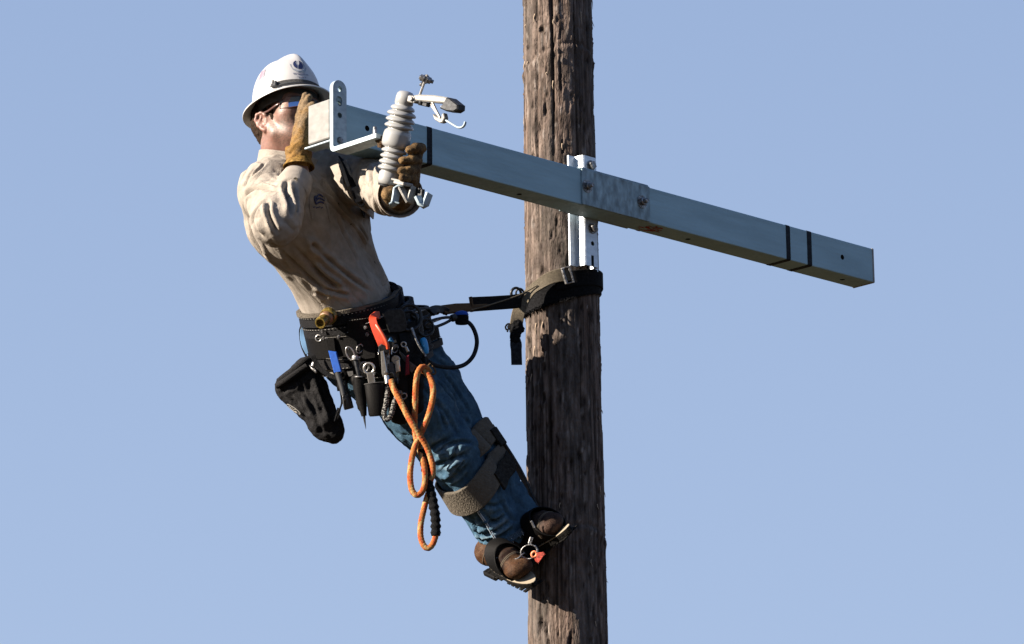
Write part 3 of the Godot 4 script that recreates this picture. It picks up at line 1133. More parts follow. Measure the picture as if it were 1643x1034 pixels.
func joints() -> void:
	J.pelvis_r = P(585, 556, 0.41); J.pelvis_l = P(600, 545, 0.24)
	J.hip_r = P(614, 580, 0.42); J.hip_l = P(640, 562, 0.23)
	J.knee_r = P(724, 728, 0.31); J.knee_l = P(723, 664, 0.20)
	J.ankle_r = P(810, 866, 0.15); J.ankle_l = P(838, 836, 0.13)
	J.waist_r = P(550, 484, 0.475); J.waist_l = P(563, 478, 0.355)
	J.chest_r = P(466, 350, 0.71); J.chest_l = P(520, 345, 0.525)
	J.neck = P(463, 266, 0.70)
	J.shoulder_r = P(426, 307, 0.82); J.shoulder_l = P(548, 278, 0.62)
	J.elbow_r = P(444, 357, 1.02); J.wrist_r = P(480, 279, 0.915)
	J.elbow_l = P(628, 305, 0.91); J.wrist_l = P(641, 312, 1.06)
	hat_c = P(459, 168, 0.73)
	U = (right_ * -0.11 + up_ * 0.90 + back_ * -0.43).normalized()
	F = right_ * 0.64 + up_ * 0.30 + back_ * 0.72
	F = (F - U * F.dot(U)).normalized()
	S = F.cross(U)


func head(f: float, u: float, s: float) -> Vector3:
	return hat_c + F * f + U * u + S * s


func skin_fields(detail: Field, coarse: Field) -> void:
	var h = detail
	h.bone(head(-0.035, 0.01, 0), head(0.02, 0.02, 0), 0.080, 0.078, 0.03)
	h.bone(head(0.03, 0.0, 0), head(0.035, -0.03, 0), 0.070, 0.066, 0.03)
	h.bone(head(0.045, -0.04, 0), head(0.062, -0.128, 0), 0.054, 0.026, 0.03)
	for s in [-1.0, 1.0]:
		h.chain([head(-0.012, -0.075, 0.060 * s), head(0.008, -0.115, 0.050 * s), head(0.066, -0.146, 0.014 * s)], [0.022, 0.020, 0.018], 0.03)
		h.ball(head(0.068, -0.062, 0.042 * s), 0.024, 0.03)
		h.bone(head(0.05, -0.115, 0.03 * s), head(0.05, -0.075, 0.044 * s), 0.024, 0.026, 0.03)
		h.bone(head(0.086, -0.030, 0.018 * s), head(0.076, -0.032, 0.050 * s), 0.013, 0.012, 0.02)
		h.bone(head(0.112, -0.083, 0.011 * s), head(0.106, -0.083, 0.013 * s), 0.008, 0.008, 0.008)
		h.bone(head(0.103, -0.054, 0.031 * s), head(0.103, -0.054, 0.032 * s), 0.010, 0.010, 0.01, Vector3.ZERO, 1.0, true)
		h.ball(head(0.083, -0.053, 0.031 * s), 0.013, 0.003)
		# ear: rim, antihelix, lobe, bowl
		var e = func(a: float, b: float, o: float): return head(-0.016 + a, -0.072 + b, (0.079 + o) * s)
		h.chain([e.call(0.010, 0.004, -0.002), e.call(0.012, 0.018, 0.003), e.call(0.002, 0.030, 0.008), e.call(-0.014, 0.027, 0.013), e.call(-0.021, 0.012, 0.014), e.call(-0.016, -0.008, 0.010), e.call(-0.006, -0.022, 0.005), e.call(0.003, -0.030, 0.001), e.call(0.007, -0.024, -0.002)], [0.0042, 0.0046, 0.0048, 0.005, 0.005, 0.0048, 0.005, 0.0062, 0.004], 0.006)
		h.chain([e.call(-0.004, 0.018, 0.005), e.call(-0.011, 0.004, 0.006), e.call(-0.003, -0.012, 0.003)], [0.0042, 0.0048, 0.004], 0.007)
		h.bone(e.call(-0.003, 0.014, -0.005), e.call(-0.003, -0.014, -0.006), 0.012, 0.010, 0.008, S, 2.4)
		h.bone(e.call(0.009, -0.004, 0.0), e.call(0.009, -0.010, 0.0), 0.005, 0.004, 0.005)
	h.chain([head(0.096, -0.048, 0), head(0.112, -0.072, 0), head(0.120, -0.084, 0)], [0.009, 0.011, 0.0115], 0.012)
	h.bone(head(0.097, -0.105, 0.018), head(0.097, -0.105, -0.018), 0.0085, 0.0085, 0.012)
	h.bone(head(0.095, -0.116, 0.015), head(0.095, -0.116, -0.015), 0.009, 0.009, 0.012)
	h.bone(head(0.107, -0.1105, 0.022), head(0.107, -0.1105, -0.022), 0.0018, 0.0018, 0.006, Vector3.ZERO, 1.0, true)
	h.ball(head(0.080, -0.146, 0), 0.017, 0.02)
	h.chain([head(-0.030, -0.06, 0), head(-0.035, -0.13, 0), J.neck + Vector3(0, -0.01, 0)], [0.062, 0.060, 0.066], 0.03)
	h.bone(head(0.035, -0.135, 0.012), J.neck + F * 0.06 + Vector3(0, -0.03, 0), 0.028, 0.03, 0.03)
	var c = coarse
	c.bone(J.neck, J.chest_r.lerp(J.chest_l, 0.5), 0.06, 0.10, 0.05)
	for e in ["r", "l"]:
		c.bone(J.neck, J["shoulder_" + e], 0.05, 0.055, 0.05)
		c.bone(J["chest_" + e], J["waist_" + e], 0.095, 0.085, 0.05)
		c.bone(J["waist_" + e], J["pelvis_" + e], 0.085, 0.10, 0.05)
		c.bone(J["pelvis_" + e], J["hip_" + e], 0.10, 0.085, 0.05)
		c.bone(J["hip_" + e], J["knee_" + e], 0.085, 0.055, 0.03)
		c.bone(J["knee_" + e], J["ankle_" + e], 0.055, 0.04, 0.03)
		c.bone(J["shoulder_" + e], J["elbow_" + e], 0.05, 0.04, 0.03)
		c.bone(J["elbow_" + e], J["wrist_" + e], 0.042, 0.028, 0.03)
	c.bone(J.wrist_r, P(481, 232, 0.905), 0.024, 0.016, 0.02)
	c.bone(J.wrist_l, P(646, 285, 1.08), 0.026, 0.016, 0.02)
	c.bone(J.ankle_r, P(818, 900, 0.24), 0.03, 0.02, 0.03)
	c.bone(J.ankle_l, P(868, 850, 0.24), 0.03, 0.02, 0.03)


func make_shirt_field() -> void:
	var f = shirt_f
	f.bone(J.waist_r, J.waist_l, 0.114, 0.114, 0.06)
	f.bone(J.waist_r, J.chest_r, 0.112, 0.122, 0.06)
	f.bone(J.waist_l, J.chest_l, 0.112, 0.126, 0.06)
	f.bone(J.chest_r, J.chest_l, 0.125, 0.125, 0.05)
	f.bone(P(452, 306, 0.76), P(512, 300, 0.57), 0.098, 0.092, 0.05)
	f.bone(J.chest_l, P(545, 300, 0.55), 0.115, 0.07, 0.05)
	f.bone(J.neck + Vector3(-0.012, -0.012, 0), J.shoulder_r, 0.058, 0.072, 0.05)
	f.bone(J.neck + Vector3(0, -0.03, 0), J.shoulder_l, 0.055, 0.080, 0.05)
	f.bone(J.chest_r, J.shoulder_r, 0.115, 0.074, 0.05)
	f.bone(J.shoulder_r, J.elbow_r, 0.072, 0.064, 0.03)
	f.bone(J.elbow_r, J.wrist_r - (J.wrist_r - J.elbow_r).normalized() * 0.045, 0.063, 0.048, 0.035)
	f.bone(J.shoulder_l, J.elbow_l, 0.085, 0.072, 0.03)
	f.bone(J.elbow_l, J.wrist_l - (J.wrist_l - J.elbow_l).normalized() * 0.03, 0.070, 0.060, 0.035)


func make_jeans_field() -> void:
	var f = jeans_f
	f.bone(J.pelvis_r, J.pelvis_l, 0.130, 0.128, 0.06)
	f.bone(J.waist_r + Vector3(0.03, -0.04, -0.02), J.pelvis_r, 0.110, 0.125, 0.06)
	f.bone(J.waist_l + Vector3(0.03, -0.04, -0.02), J.pelvis_l, 0.110, 0.125, 0.06)
	f.bone(J.pelvis_r, J.hip_r, 0.13, 0.125, 0.05)
	f.bone(J.pelvis_l, J.hip_l, 0.13, 0.115, 0.05)
	var kr: Vector3 = J.knee_r; var kl: Vector3 = J.knee_l
	f.bone(J.hip_r, J.hip_r.lerp(kr, 0.55), 0.124, 0.102, 0.05)
	f.bone(J.hip_r.lerp(kr, 0.55), kr, 0.102, 0.086, 0.03)
	f.bone(kr, kr.lerp(J.ankle_r, 0.4), 0.084, 0.074, 0.03)
	f.bone(kr.lerp(J.ankle_r, 0.4), J.ankle_r, 0.074, 0.071, 0.03)
	f.bone(J.hip_l, J.hip_l.lerp(kl, 0.55), 0.115, 0.100, 0.05)
	f.bone(J.hip_l.lerp(kl, 0.55), kl, 0.100, 0.082, 0.03)
	f.bone(kl, J.ankle_l, 0.078, 0.064, 0.03)
	for e in ["r", "l"]:   # the legs end open at the hem
		var d: Vector3 = (J["ankle_" + e] - J["knee_" + e]).normalized()
		f.bone(J["ankle_" + e] + d * 0.34, J["ankle_" + e] + d * 0.3401, 0.30, 0.30, 0.006, Vector3.ZERO, 1.0, true)


func folds_on(f: Field, list: Array, gain = 1.0) -> Folds:
	var r = Folds.new()
	for e in list:
		var pts = []
		for p in e[0]: pts.append(surface(f, p[0], p[1]))
		r.add(smooth(pts, 3), e[1] * (0.0021 if e[2] < 0.0 else 0.0029), e[2] * gain * (0.00145 if e[2] < 0.0 else 0.0008))
	return r


func make_person() -> void:
	joints()
	make_shirt_field()
	make_jeans_field()
	var man = thing("person", "person in tan work shirt, blue jeans and yellow leather gloves leaning back from the pole", "person", J.pelvis_r)
	# body: one skin, the head on a fine grid
	var hf = Field.new(); var bf = Field.new()
	skin_fields(hf, bf)
	var patchy = noise(40.0, 3, 12)
	var stubble = noise(420.0, 2, 13)
	var skin = Color(0.215, 0.136, 0.106); var ruddy = Color(0.205, 0.09, 0.066); var beard = Color(0.07, 0.047, 0.036)
	var paint_skin = func(v: Vector3, _n: Vector3):
		var q = v - hat_c
		var f = q.dot(F); var u = q.dot(U)
		var c = skin.lerp(ruddy, clampf(0.30 + patchy.get_noise_3dv(v) * 0.7, 0.0, 1.0))
		if u < -0.13: c = c.lerp(ruddy, 0.45)                                   # weathered neck
		if f < -0.002 and absf(q.dot(S)) > 0.076: c = c.lerp(ruddy, 0.55)       # ears
		var jaw: float = smoothstep(-0.078, -0.10, u) * smoothstep(-0.17, -0.155, u) * smoothstep(-0.005, 0.02, f)
		if u > -0.104 and f > 0.09: jaw = 0.0
		var grain: float = clampf(0.5 + stubble.get_noise_3dv(v) * 1.3, 0.0, 1.0)
		return c.lerp(beard, jaw * grain * 0.8)
	put("body", finish(merge(net(hf, 0.0034), net(bf, 0.012)), null, paint_skin), M.skin, man)
	make_hair(man)
	make_shirt(man)
	make_jeans(man)
	make_gloves(man)
	make_boots(man)


func make_hair(man: Node3D) -> void:
	var f = Field.new()
	f.bone(head(-0.045, -0.005, 0), head(0.0, 0.02, 0), 0.080, 0.079, 0.02)
	f.bone(head(-0.055, -0.055, 0.03), head(-0.055, -0.055, -0.03), 0.052, 0.052, 0.03)
	f.bone(head(-0.062, -0.105, 0.025), head(-0.062, -0.105, -0.025), 0.028, 0.028, 0.03)
	for s in [-1.0, 1.0]: f.bone(head(0.012, -0.04, 0.071 * s), head(0.014, -0.075, 0.068 * s), 0.009, 0.006, 0.012)
	var n = noise(160.0, 3, 31)
	put("hair", finish(net(f, 0.0045), func(v, _n): return n.get_noise_3d(v.x, v.y * 0.35, v.z) * 0.004), M.hair, man)


func make_shirt(man: Node3D) -> void:
	var f = shirt_f
	var list = [
		# right sleeve
		[[[430, 322], [412, 337], [406, 351], [410, 367], [421, 381]], 4.0, -13.0],
		[[[437, 330], [421, 342], [416, 354], [420, 368]], 4.0, 4.5],
		[[[393, 317], [404, 306], [419, 302], [437, 304]], 4.0, -12.0],
		[[[391, 309], [404, 299], [420, 295], [436, 297]], 4.0, 3.0],
		[[[410, 298], [430, 295], [444, 299]], 3.0, -4.0],
		[[[424, 309], [440, 306], [450, 308]], 3.0, -5.0],
		[[[437, 277], [452, 287]], 3.5, -4.0],
		[[[431, 324], [431, 343], [437, 358], [444, 373]], 3.2, -13.0],
		[[[460, 290], [458, 306], [463, 324], [465, 345]], 3.4, -15.0],
		[[[450, 310], [459, 337], [463, 348]], 3.2, 5.0],
		[[[472, 300], [473, 318], [477, 342]], 3.4, -11.0],
		[[[435, 391], [450, 396], [466, 390]], 3.6, -5.0],
		[[[430, 380], [446, 386], [462, 381]], 3.6, 3.0],
		[[[456, 352], [464, 362], [473, 372]], 4.0, -4.0],
		# body of the shirt
		[[[500, 300], [527, 324], [558, 358], [594, 414], [614, 456]], 2.8, -7.6],
		[[[507, 302], [533, 326], [565, 360], [600, 414], [618, 450]], 2.8, 8.2],
		[[[513, 304], [539, 328], [570, 362], [604, 412]], 2.4, -6.6],
		[[[478, 366], [502, 394], [530, 420], [560, 444], [596, 468]], 3.6, -11.4],
		[[[482, 376], [508, 404], [538, 430], [570, 456]], 4.5, 9.6],
		[[[470, 392], [494, 418], [520, 446], [548, 470]], 4.0, -7.6],
		[[[450, 400], [470, 420], [490, 440], [510, 458], [530, 474]], 3.2, -8.5],
		[[[505, 422], [525, 440], [549, 457]], 3.0, 12.0],
		[[[503, 428], [523, 446], [545, 462]], 3.0, -7.6],
		[[[508, 467], [525, 478]], 4.0, -9.5],
		[[[503, 461], [522, 470], [534, 477]], 4.0, 9.6],
		[[[520, 462], [540, 470], [560, 474]], 3.0, -7.6],
		[[[569, 352], [584, 386], [600, 424], [610, 446]], 3.4, -9.5],
		[[[560, 330], [572, 356], [588, 396]], 4.0, 9.6],
		[[[540, 350], [556, 384], [576, 420]], 4.0, -7.6],
		[[[396, 356], [408, 384], [428, 412]], 4.5, -7.6],
		[[[420, 396], [440, 424], [466, 452]], 4.5, 7.2],
		[[[410, 268], [398, 284], [392, 300]], 3.0, -3.8],
		[[[425, 262], [415, 272], [402, 283]], 2.2, -5.7],
		# left sleeve
		[[[605, 262], [597, 286], [601, 318], [614, 346]], 4.0, -8.0],
		[[[613, 258], [606, 284], [612, 312], [622, 338]], 4.5, 4.5],
		[[[622, 256], [617, 276], [622, 300]], 4.0, -5.0],
		[[[588, 262], [584, 290], [590, 320]], 4.5, -6.0],
		[[[578, 262], [574, 288], [580, 312]], 4.0, 4.0],
		[[[644, 299], [658, 293], [668, 294]], 3.4, -5.0],
		[[[630, 284], [645, 278], [660, 279]], 3.4, -5.0],
		[[[640, 322], [645, 334], [640, 346]], 3.0, -4.0],
	]
	var folds = folds_on(f, list)
	var crease = noise(8.0, 2, 45)
	var big = noise(7.0, 3, 41); var small = noise(30.0, 2, 42)
	var stain = noise(14.0, 4, 43)
	var axis: Vector3 = (J.chest_r - J.waist_r).normalized()
	var hem: Vector3 = J.waist_r.lerp(J.waist_l, 0.5)
	var move = func(v: Vector3, _n: Vector3):
		var q = v
		q += axis * (-q.dot(axis) * 0.82)       # creases run along the body
		return folds.at(v) + (0.25 - pow(absf(big.get_noise_3dv(q * 1.1)), 0.7)) * 0.008 + big.get_noise_3dv(v) * 0.002 - pow(1.0 - absf(crease.get_noise_3dv(q * 0.8 + v * 0.5)), 14.0) * 0.0030 + small.get_noise_3dv(q) * 0.0008
	var paint = func(v: Vector3, _n: Vector3):
		var s = 1.0 + stain.get_noise_3dv(v) * 0.05
		return Color(s, s * (0.995), s * 0.985)
	var sh = put("shirt", finish(net(f, 0.0037), move, paint), M.shirt, man)
	# collar, cuffs, placket, pocket flap, buttons and the stitched badge
	var st = mb()
	var g = girth(hf_neck(), J.neck + U * 0.010 - F * 0.008, U * 0.88 + F * 0.42, 40, 0.008, 0.2)
	strap(st, smooth(g[0], 2, true), smooth(g[1], 2, true), 0.046, 0.004, true)
	put("collar", st, M.shirt, man)
	st = mb()
	var dir: Vector3 = (J.wrist_l - J.elbow_l).normalized()
	var cuff = frame(J.wrist_l - dir * 0.05, dir, Vector3.UP)
	var rim = [[0.062, 0.0], [0.066, 0.02], [0.0675, 0.045], [0.068, 0.064], [0.0665, 0.066], [0.0645, 0.064], [0.060, 0.03], [0.040, 0.026], [0.0, 0.024]]
	lathe(st, cuff, rim, 28)
	put("cuff", st, M.shirt, man)
	st = mb()
	var fw: Vector3 = (J.wrist_r - J.elbow_r).normalized()
	lathe(st, frame(J.wrist_r - fw * 0.085, fw, Vector3.UP), [[0.052, 0.0], [0.0545, 0.004], [0.052, 0.040], [0.046, 0.070], [0.044, 0.072], [0.03, 0.072]], 28)
	put("cuff", st, M.shirt, man)
	st = mb()
	for r in [[[512, 290], [528, 312], [549, 338], [570, 370], [590, 404], [604, 432], [614, 458]]]:
		var pts = []
		for p in r: pts.append(surface(f, p[0], p[1], 0.004))
		strap(st, smooth(pts, 5), [back_ + right_ * 0.5], 0.030, 0.0035)
	put("placket", st, M.shirt, man)
	st = mb()   # open collar points
	for r in [[[536, 262], [541, 276], [549, 292], [556, 306]], [[550, 262], [557, 280], [562, 300]]]:
		var pts = []
		for p in r: pts.append(surface(f, p[0], p[1], 0.016))
		strap(st, smooth(pts, 4), [back_ + right_ * -0.3 + up_ * 0.2], [0.030, 0.030, 0.028, 0.026, 0.025, 0.024, 0.022, 0.019, 0.014, 0.006], 0.005)
	put("collar_point", st, M.shirt, man)
	st = mb()
	var flap = []
	for p in [[574, 324], [586, 332], [598, 344]]: flap.append(surface(f, p[0], p[1], 0.005))
	strap(st, smooth(flap, 5), [back_ + right_ * 0.6], 0.030, 0.004)
	put("pocket_flap", st, M.shirt, man)
	st = mb()
	for r in [[[497, 306], [509, 309], [521, 314]], [[497, 306], [498, 330], [501, 352]], [[521, 314], [526, 336], [530, 356]]]:
		var pts = []
		for p in r: pts.append(surface(f, p[0], p[1], 0.002))
		strap(st, smooth(pts, 4), [back_ + right_ * 0.3], 0.006, 0.002)
	put("pocket_seam", st, M.shirt, man)
	for p in [[474, 288], [466, 316], [521, 302], [541, 328], [562, 358], [583, 392], [599, 422]]:
		st = mb()
		var at = surface(f, p[0], p[1], 0.003)
		lathe(st, frame(at, back_, up_), [[0.0065, -0.004], [0.0065, 0.002], [0.0055, 0.003], [0.004, 0.0022], [0, 0.0022]], 12)
		put("button", st, M.tan_web, man)
	st = mb()
	for r in [[[504, 316], [509, 310], [515, 314]], [[503, 321], [509, 316], [517, 320]], [[505, 325], [511, 322], [516, 324]], [[503, 313], [502, 319], [505, 326]]]:
		var pts = []
		for p in r: pts.append(surface(f, p[0] + 3, p[1] + 2, 0.005))
		tube(st, smooth(pts, 3), 0.0028, 6)
	for k in 4:
		tube(st, [surface(f, 503 + k * 4.0, 333 + (k % 2), 0.004), surface(f, 505.5 + k * 4.0, 332 + (k % 2), 0.004)], 0.0017, 5)
	put("badge", st, M.emblem, man)


var neck_field: Field
func hf_neck() -> Field:
	if neck_field == null:
		neck_field = Field.new()
		neck_field.chain([head(-0.030, -0.06, 0), head(-0.035, -0.13, 0), J.neck + Vector3(0, -0.01, 0)], [0.062, 0.062, 0.070], 0.03)
		neck_field.bone(head(0.03, -0.14, 0), J.neck + F * 0.045 + Vector3(0, -0.03, 0), 0.034, 0.04, 0.03)
	return neck_field


func make_jeans(man: Node3D) -> void:
	var f = jeans_f
	var folds = folds_on(f, [
		[[[700, 735], [715, 726], [735, 720], [752, 716]], 4.0, 7.0],
		[[[698, 748], [714, 742], [732, 734], [750, 730]], 3.6, -8.0],
		[[[703, 762], [716, 764], [727, 746], [742, 736]], 4.0, 8.0],
		[[[716, 772], [732, 764], [748, 748]], 3.6, -7.0],
		[[[690, 722], [702, 714], [720, 706]], 4.0, -6.0],
		[[[688, 706], [704, 698], [726, 690]], 4.0, 4.0],
		[[[696, 640], [716, 666], [736, 696]], 4.0, -4.0],
		[[[700, 610], [726, 640], [750, 676], [764, 700]], 3.0, -5.0],
		[[[690, 570], [712, 586], [738, 600]], 4.0, -3.0],
		[[[764, 812], [778, 834], [794, 858]], 2.2, 5.0],
		[[[760, 816], [774, 840], [788, 862]], 2.4, -4.0],
		[[[752, 826], [764, 848], [776, 872]], 3.0, -4.0],
		[[[776, 812], [784, 822], [796, 818]], 3.0, 5.0],
		[[[782, 830], [792, 838], [804, 834]], 3.0, -6.0],
		[[[788, 846], [800, 850], [814, 844]], 3.0, 5.0],
		[[[764, 862], [784, 868], [806, 860], [826, 846]], 3.0, -5.0],
		[[[800, 800], [812, 818], [826, 838]], 4.0, -4.0],
		[[[650, 690], [668, 676], [690, 660]], 5.0, -4.0],
		[[[752, 838], [770, 846], [790, 838], [812, 826]], 3.0, -5.0],
		[[[758, 852], [776, 858], [800, 850], [820, 836]], 3.0, -5.0],
		[[[772, 806], [790, 812], [808, 806]], 3.0, -4.0],
		[[[710, 752], [722, 742], [730, 726], [733, 712]], 2.6, -7.0],
		[[[722, 766], [736, 752], [744, 738]], 2.6, -6.0],
		[[[700, 728], [716, 716], [736, 710], [756, 712]], 2.8, -6.0],
		[[[680, 620], [700, 650], [716, 690]], 3.4, -5.0],
		[[[712, 600], [736, 632], [752, 660]], 3.4, -4.0],
	], 1.6)
	var crease = noise(11.0, 2, 56)
	var big = noise(9.0, 3, 51); var small = noise(45.0, 3, 52)
	var fade = noise(22.0, 4, 53); var fleck = noise(170.0, 2, 54)
	var dark = Color(0.028, 0.064, 0.108); var mid = Color(0.066, 0.132, 0.195); var pale = Color(0.20, 0.28, 0.335)
	var move = func(v: Vector3, _n: Vector3): return folds.at(v) + big.get_noise_3dv(v) * 0.006 - pow(1.0 - absf(crease.get_noise_3dv(v)), 12.0) * 0.0045 + small.get_noise_3dv(v) * 0.0012
	var paint = func(v: Vector3, _n: Vector3):
		# worn on the raised creases, as denim rubs off
		var h: float = folds.at(v) * 160.0
		var w = clampf(h * 0.55 + fade.get_noise_3dv(v) * 0.75 + fleck.get_noise_3dv(v) * 0.35, -0.6, 1.0)
		return dark.lerp(mid, clampf(w + 0.55, 0.0, 1.0)).lerp(pale, clampf((w - 0.42) * 1.3, 0.0, 0.8))
	put("jeans", finish(net(f, 0.0050), move, paint), M.denim, man)
	for e in ["r", "l"]:
		var d: Vector3 = (J["ankle_" + e] - J["knee_" + e]).normalized()
		var g = girth(f, J["ankle_" + e] + d * 0.026, d, 36, 0.0035, 0.2)
		var st = mb()
		strap(st, g[0], g[1], 0.020, 0.0045, true)
		put("hem", st, mat(0.10, 0.16, 0.22, 0.95, 0, mottle(0.05, 4, 55, 0.25, 2.2), 30), man)
		st = mb()   # frayed white threads along the hem
		var g2 = girth(f, J["ankle_" + e] + d * 0.034, d, 190, 0.0085, 0.2)
		rng.seed = 9
		for i in g2[0].size():
			if rng.randf() < 0.3: continue
			var p: Vector3 = g2[0][i]
			tube(st, [p - d * 0.010, p + d * rng.randf_range(0.002, 0.009) + Vector3(rng.randf_range(-1, 1), 0, rng.randf_range(-1, 1)) * 0.002], [0.0013, 0.0009], 4)
		put("frayed_hem", st, mat(0.42, 0.46, 0.50, 0.95), man).set_meta("kind", "stuff")
	var st2 = mb()
	for off in [0.0, 3.0]:
		var pts = []
		for p in [[757 + off, 806], [766 + off, 822], [777 + off, 838], [790 + off, 860], [797 + off, 872]]: pts.append(surface(f, p[0], p[1], 0.008))
		tube(st2, smooth(pts, 4), 0.0019, 5)
	put("seam", st2, mat(0.34, 0.40, 0.46, 0.95), man)


func finger(f: Field, base: Vector3, dir: Vector3, bend_to: Vector3, lens: Array, radii: Array, curl: Array) -> void:
	var pts = [base]
	var a = 0.0
	for i in 3:
		a += curl[i]
		pts.append(pts[-1] + (dir * cos(a) + bend_to * sin(a)) * lens[i])
	f.chain(pts, radii, 0.006)


func make_gloves(man: Node3D) -> void:
	var tan_ = Color(0.30, 0.172, 0.055); var dusty = Color(0.25, 0.182, 0.112); var dark = Color(0.05, 0.034, 0.024)
	var dirt = noise(28.0, 4, 61); var wr = noise(55.0, 3, 62); var wr2 = noise(18.0, 3, 63)
	# right hand flat against the end of the crossarm
	var f = Field.new()
	var w: Vector3 = P(480, 257, 0.905)
	var fd: Vector3 = (P(485, 190, 0.91) - w).normalized()
	var pn = right_ * 0.93 - back_ * 0.36
	pn = (pn - fd * pn.dot(fd)).normalized()
	var th = fd.cross(pn)
	if th.dot(n_) > 0.0: th = -th
	var lens = [[0.044, 0.028, 0.024], [0.049, 0.031, 0.025], [0.046, 0.029, 0.025], [0.036, 0.023, 0.021]]
	for i in 4:
		var off = 0.025 - 0.0170 * i
		var base = w + fd * (0.098 - 0.005 * absf(i - 1.2)) + th * off
		f.bone(w + th * off * 0.55 + fd * 0.01, base, 0.019, 0.0142, 0.022)
		var d = (fd + th * (0.5 - i * 0.33) * 0.10).normalized()
		finger(f, base, d, pn, lens[i], [0.0136, 0.0126, 0.0118, 0.0104], [[0.04, 0.12, 0.16], [-0.02, 0.10, 0.12], [0.02, 0.12, 0.16], [0.10, 0.18, 0.2]][i])
	f.bone(w + fd * 0.02 + th * 0.018, w + fd * 0.055 + th * 0.040 + pn * 0.010, 0.020, 0.019, 0.02)
	f.chain([w + fd * 0.055 + th * 0.040 + pn * 0.010, w + fd * 0.088 + th * 0.056 + pn * 0.012, w + fd * 0.115 + th * 0.058 + pn * 0.010], [0.018, 0.0155, 0.013], 0.012)
	f.bone(w - fd * 0.03, w + fd * 0.02, 0.034, 0.036, 0.03, pn, 1.25)
	var folds = Folds.new()
	for e in [[0.012, -1], [0.026, 1], [0.040, -1], [0.004, 1], [0.098, -1], [0.142, -1]]:
		var pts = []
		for k in 7: pts.append(w + fd * (e[0] + 0.006 * sin(k * 2.1)) + th * (-0.045 + k * 0.015) - pn * 0.03)
		folds.add(pts, 0.011, 0.0062 * e[1])
	var hand_move = func(v: Vector3, _n: Vector3): return folds.at(v) + wr.get_noise_3dv(v) * 0.0022 + wr2.get_noise_3dv(v) * 0.003
	var hand_paint = func(v: Vector3, _n: Vector3):
		var up = (v - w).dot(fd)
		var t = clampf(smoothstep(0.03, 0.12, up) * 0.9 + dirt.get_noise_3dv(v) * 0.8, 0.0, 1.0)
		return tan_.lerp(dusty, t).lerp(dark, clampf(dirt.get_noise_3dv(v * 1.7) * 1.4 - 0.25, 0.0, 0.7))
	var gl = put("glove", finish(net(f, 0.0036), hand_move, hand_paint), M.glove, man)
	gl.set_meta("label", "tan leather glove pressed flat against the crossarm end")
	var st = mb()
	var cf = frame(w + fd * 0.004, -fd + back_ * 0.1, th)
	lathe(st, cf, [[0.036, -0.02], [0.040, -0.006], [0.046, 0.01], [0.056, 0.024], [0.0565, 0.027], [0.054, 0.028], [0.048, 0.018], [0.034, 0.0]], 32, 1.0, 0.82)
	put("gauntlet", st, mat(0.27, 0.16, 0.045, 0.8, 0, mottle(0.03, 5, 66, 0.45, 1.6), 14), gl)
	# left hand closed round the insulator from behind
	f = Field.new()
	var palm = P(655, 272, 1.115)
	var wr_l: Vector3 = J.wrist_l
	f.bone(wr_l - Vector3(0, 0.01, 0.0), P(650, 292, 1.10), 0.038, 0.036, 0.03)
	for i in 4:
		var y = [238.0, 256.0, 271.5, 285.0][i]
		var kn = P(670 - i * 4.0, y + 2, 1.135)
		f.bone(P(652, 292, 1.10), kn, 0.026, 0.018, 0.02)
		var q = [kn, P(674 - i * 4.5, y, 1.175), P(666 - i * 4.5, y + [0.0, 1.0, 2.0, 1.0][i], 1.212), P([657.0, 646.0, 643.0, 645.0][i], y + [3.0, 2.0, 2.5, 0.5][i], 1.222)]
		f.chain(q, [0.0165, [0.0160, 0.0142, 0.0142, 0.0132][i], [0.0150, 0.0130, 0.0132, 0.0122][i], [0.0130, 0.0116, 0.0116, 0.0106][i]], 0.006)
	f.chain([P(645, 300, 1.10), P(632, 312, 1.155), P(622, 312, 1.18)], [0.026, 0.022, 0.017], 0.02)
	f.bone(P(640, 312, 1.08), P(628, 314, 1.15), 0.030, 0.022, 0.03)
	var lp = func(v: Vector3, _n: Vector3):
		var t = clampf(0.5 + dirt.get_noise_3dv(v) * 0.9, 0.0, 1.0)
		return tan_.lerp(dusty, 0.5).lerp(dark, clampf(t * 1.1 - 0.2, 0.0, 0.75))
	var gl2 = put("glove", finish(net(f, 0.0036), func(v, _n): return wr.get_noise_3dv(v) * 0.0022 + wr2.get_noise_3dv(v) * 0.0025, lp), M.glove, man)
	gl2.set_meta("label", "dirtier leather glove with fingers closed round the insulator")


func surface_along(f: Field, from: Vector3, dir: Vector3) -> Vector3:
	var ids = f.ids_all()
	var t = 0.12
	for i in 40:
		var e = f.dist(from + dir * t, ids)
		if e < 0.0004: break
		t -= maxf(e * 0.7, 0.0004)
		if t < 0.0: break
	return from + dir * (t + 0.0006)


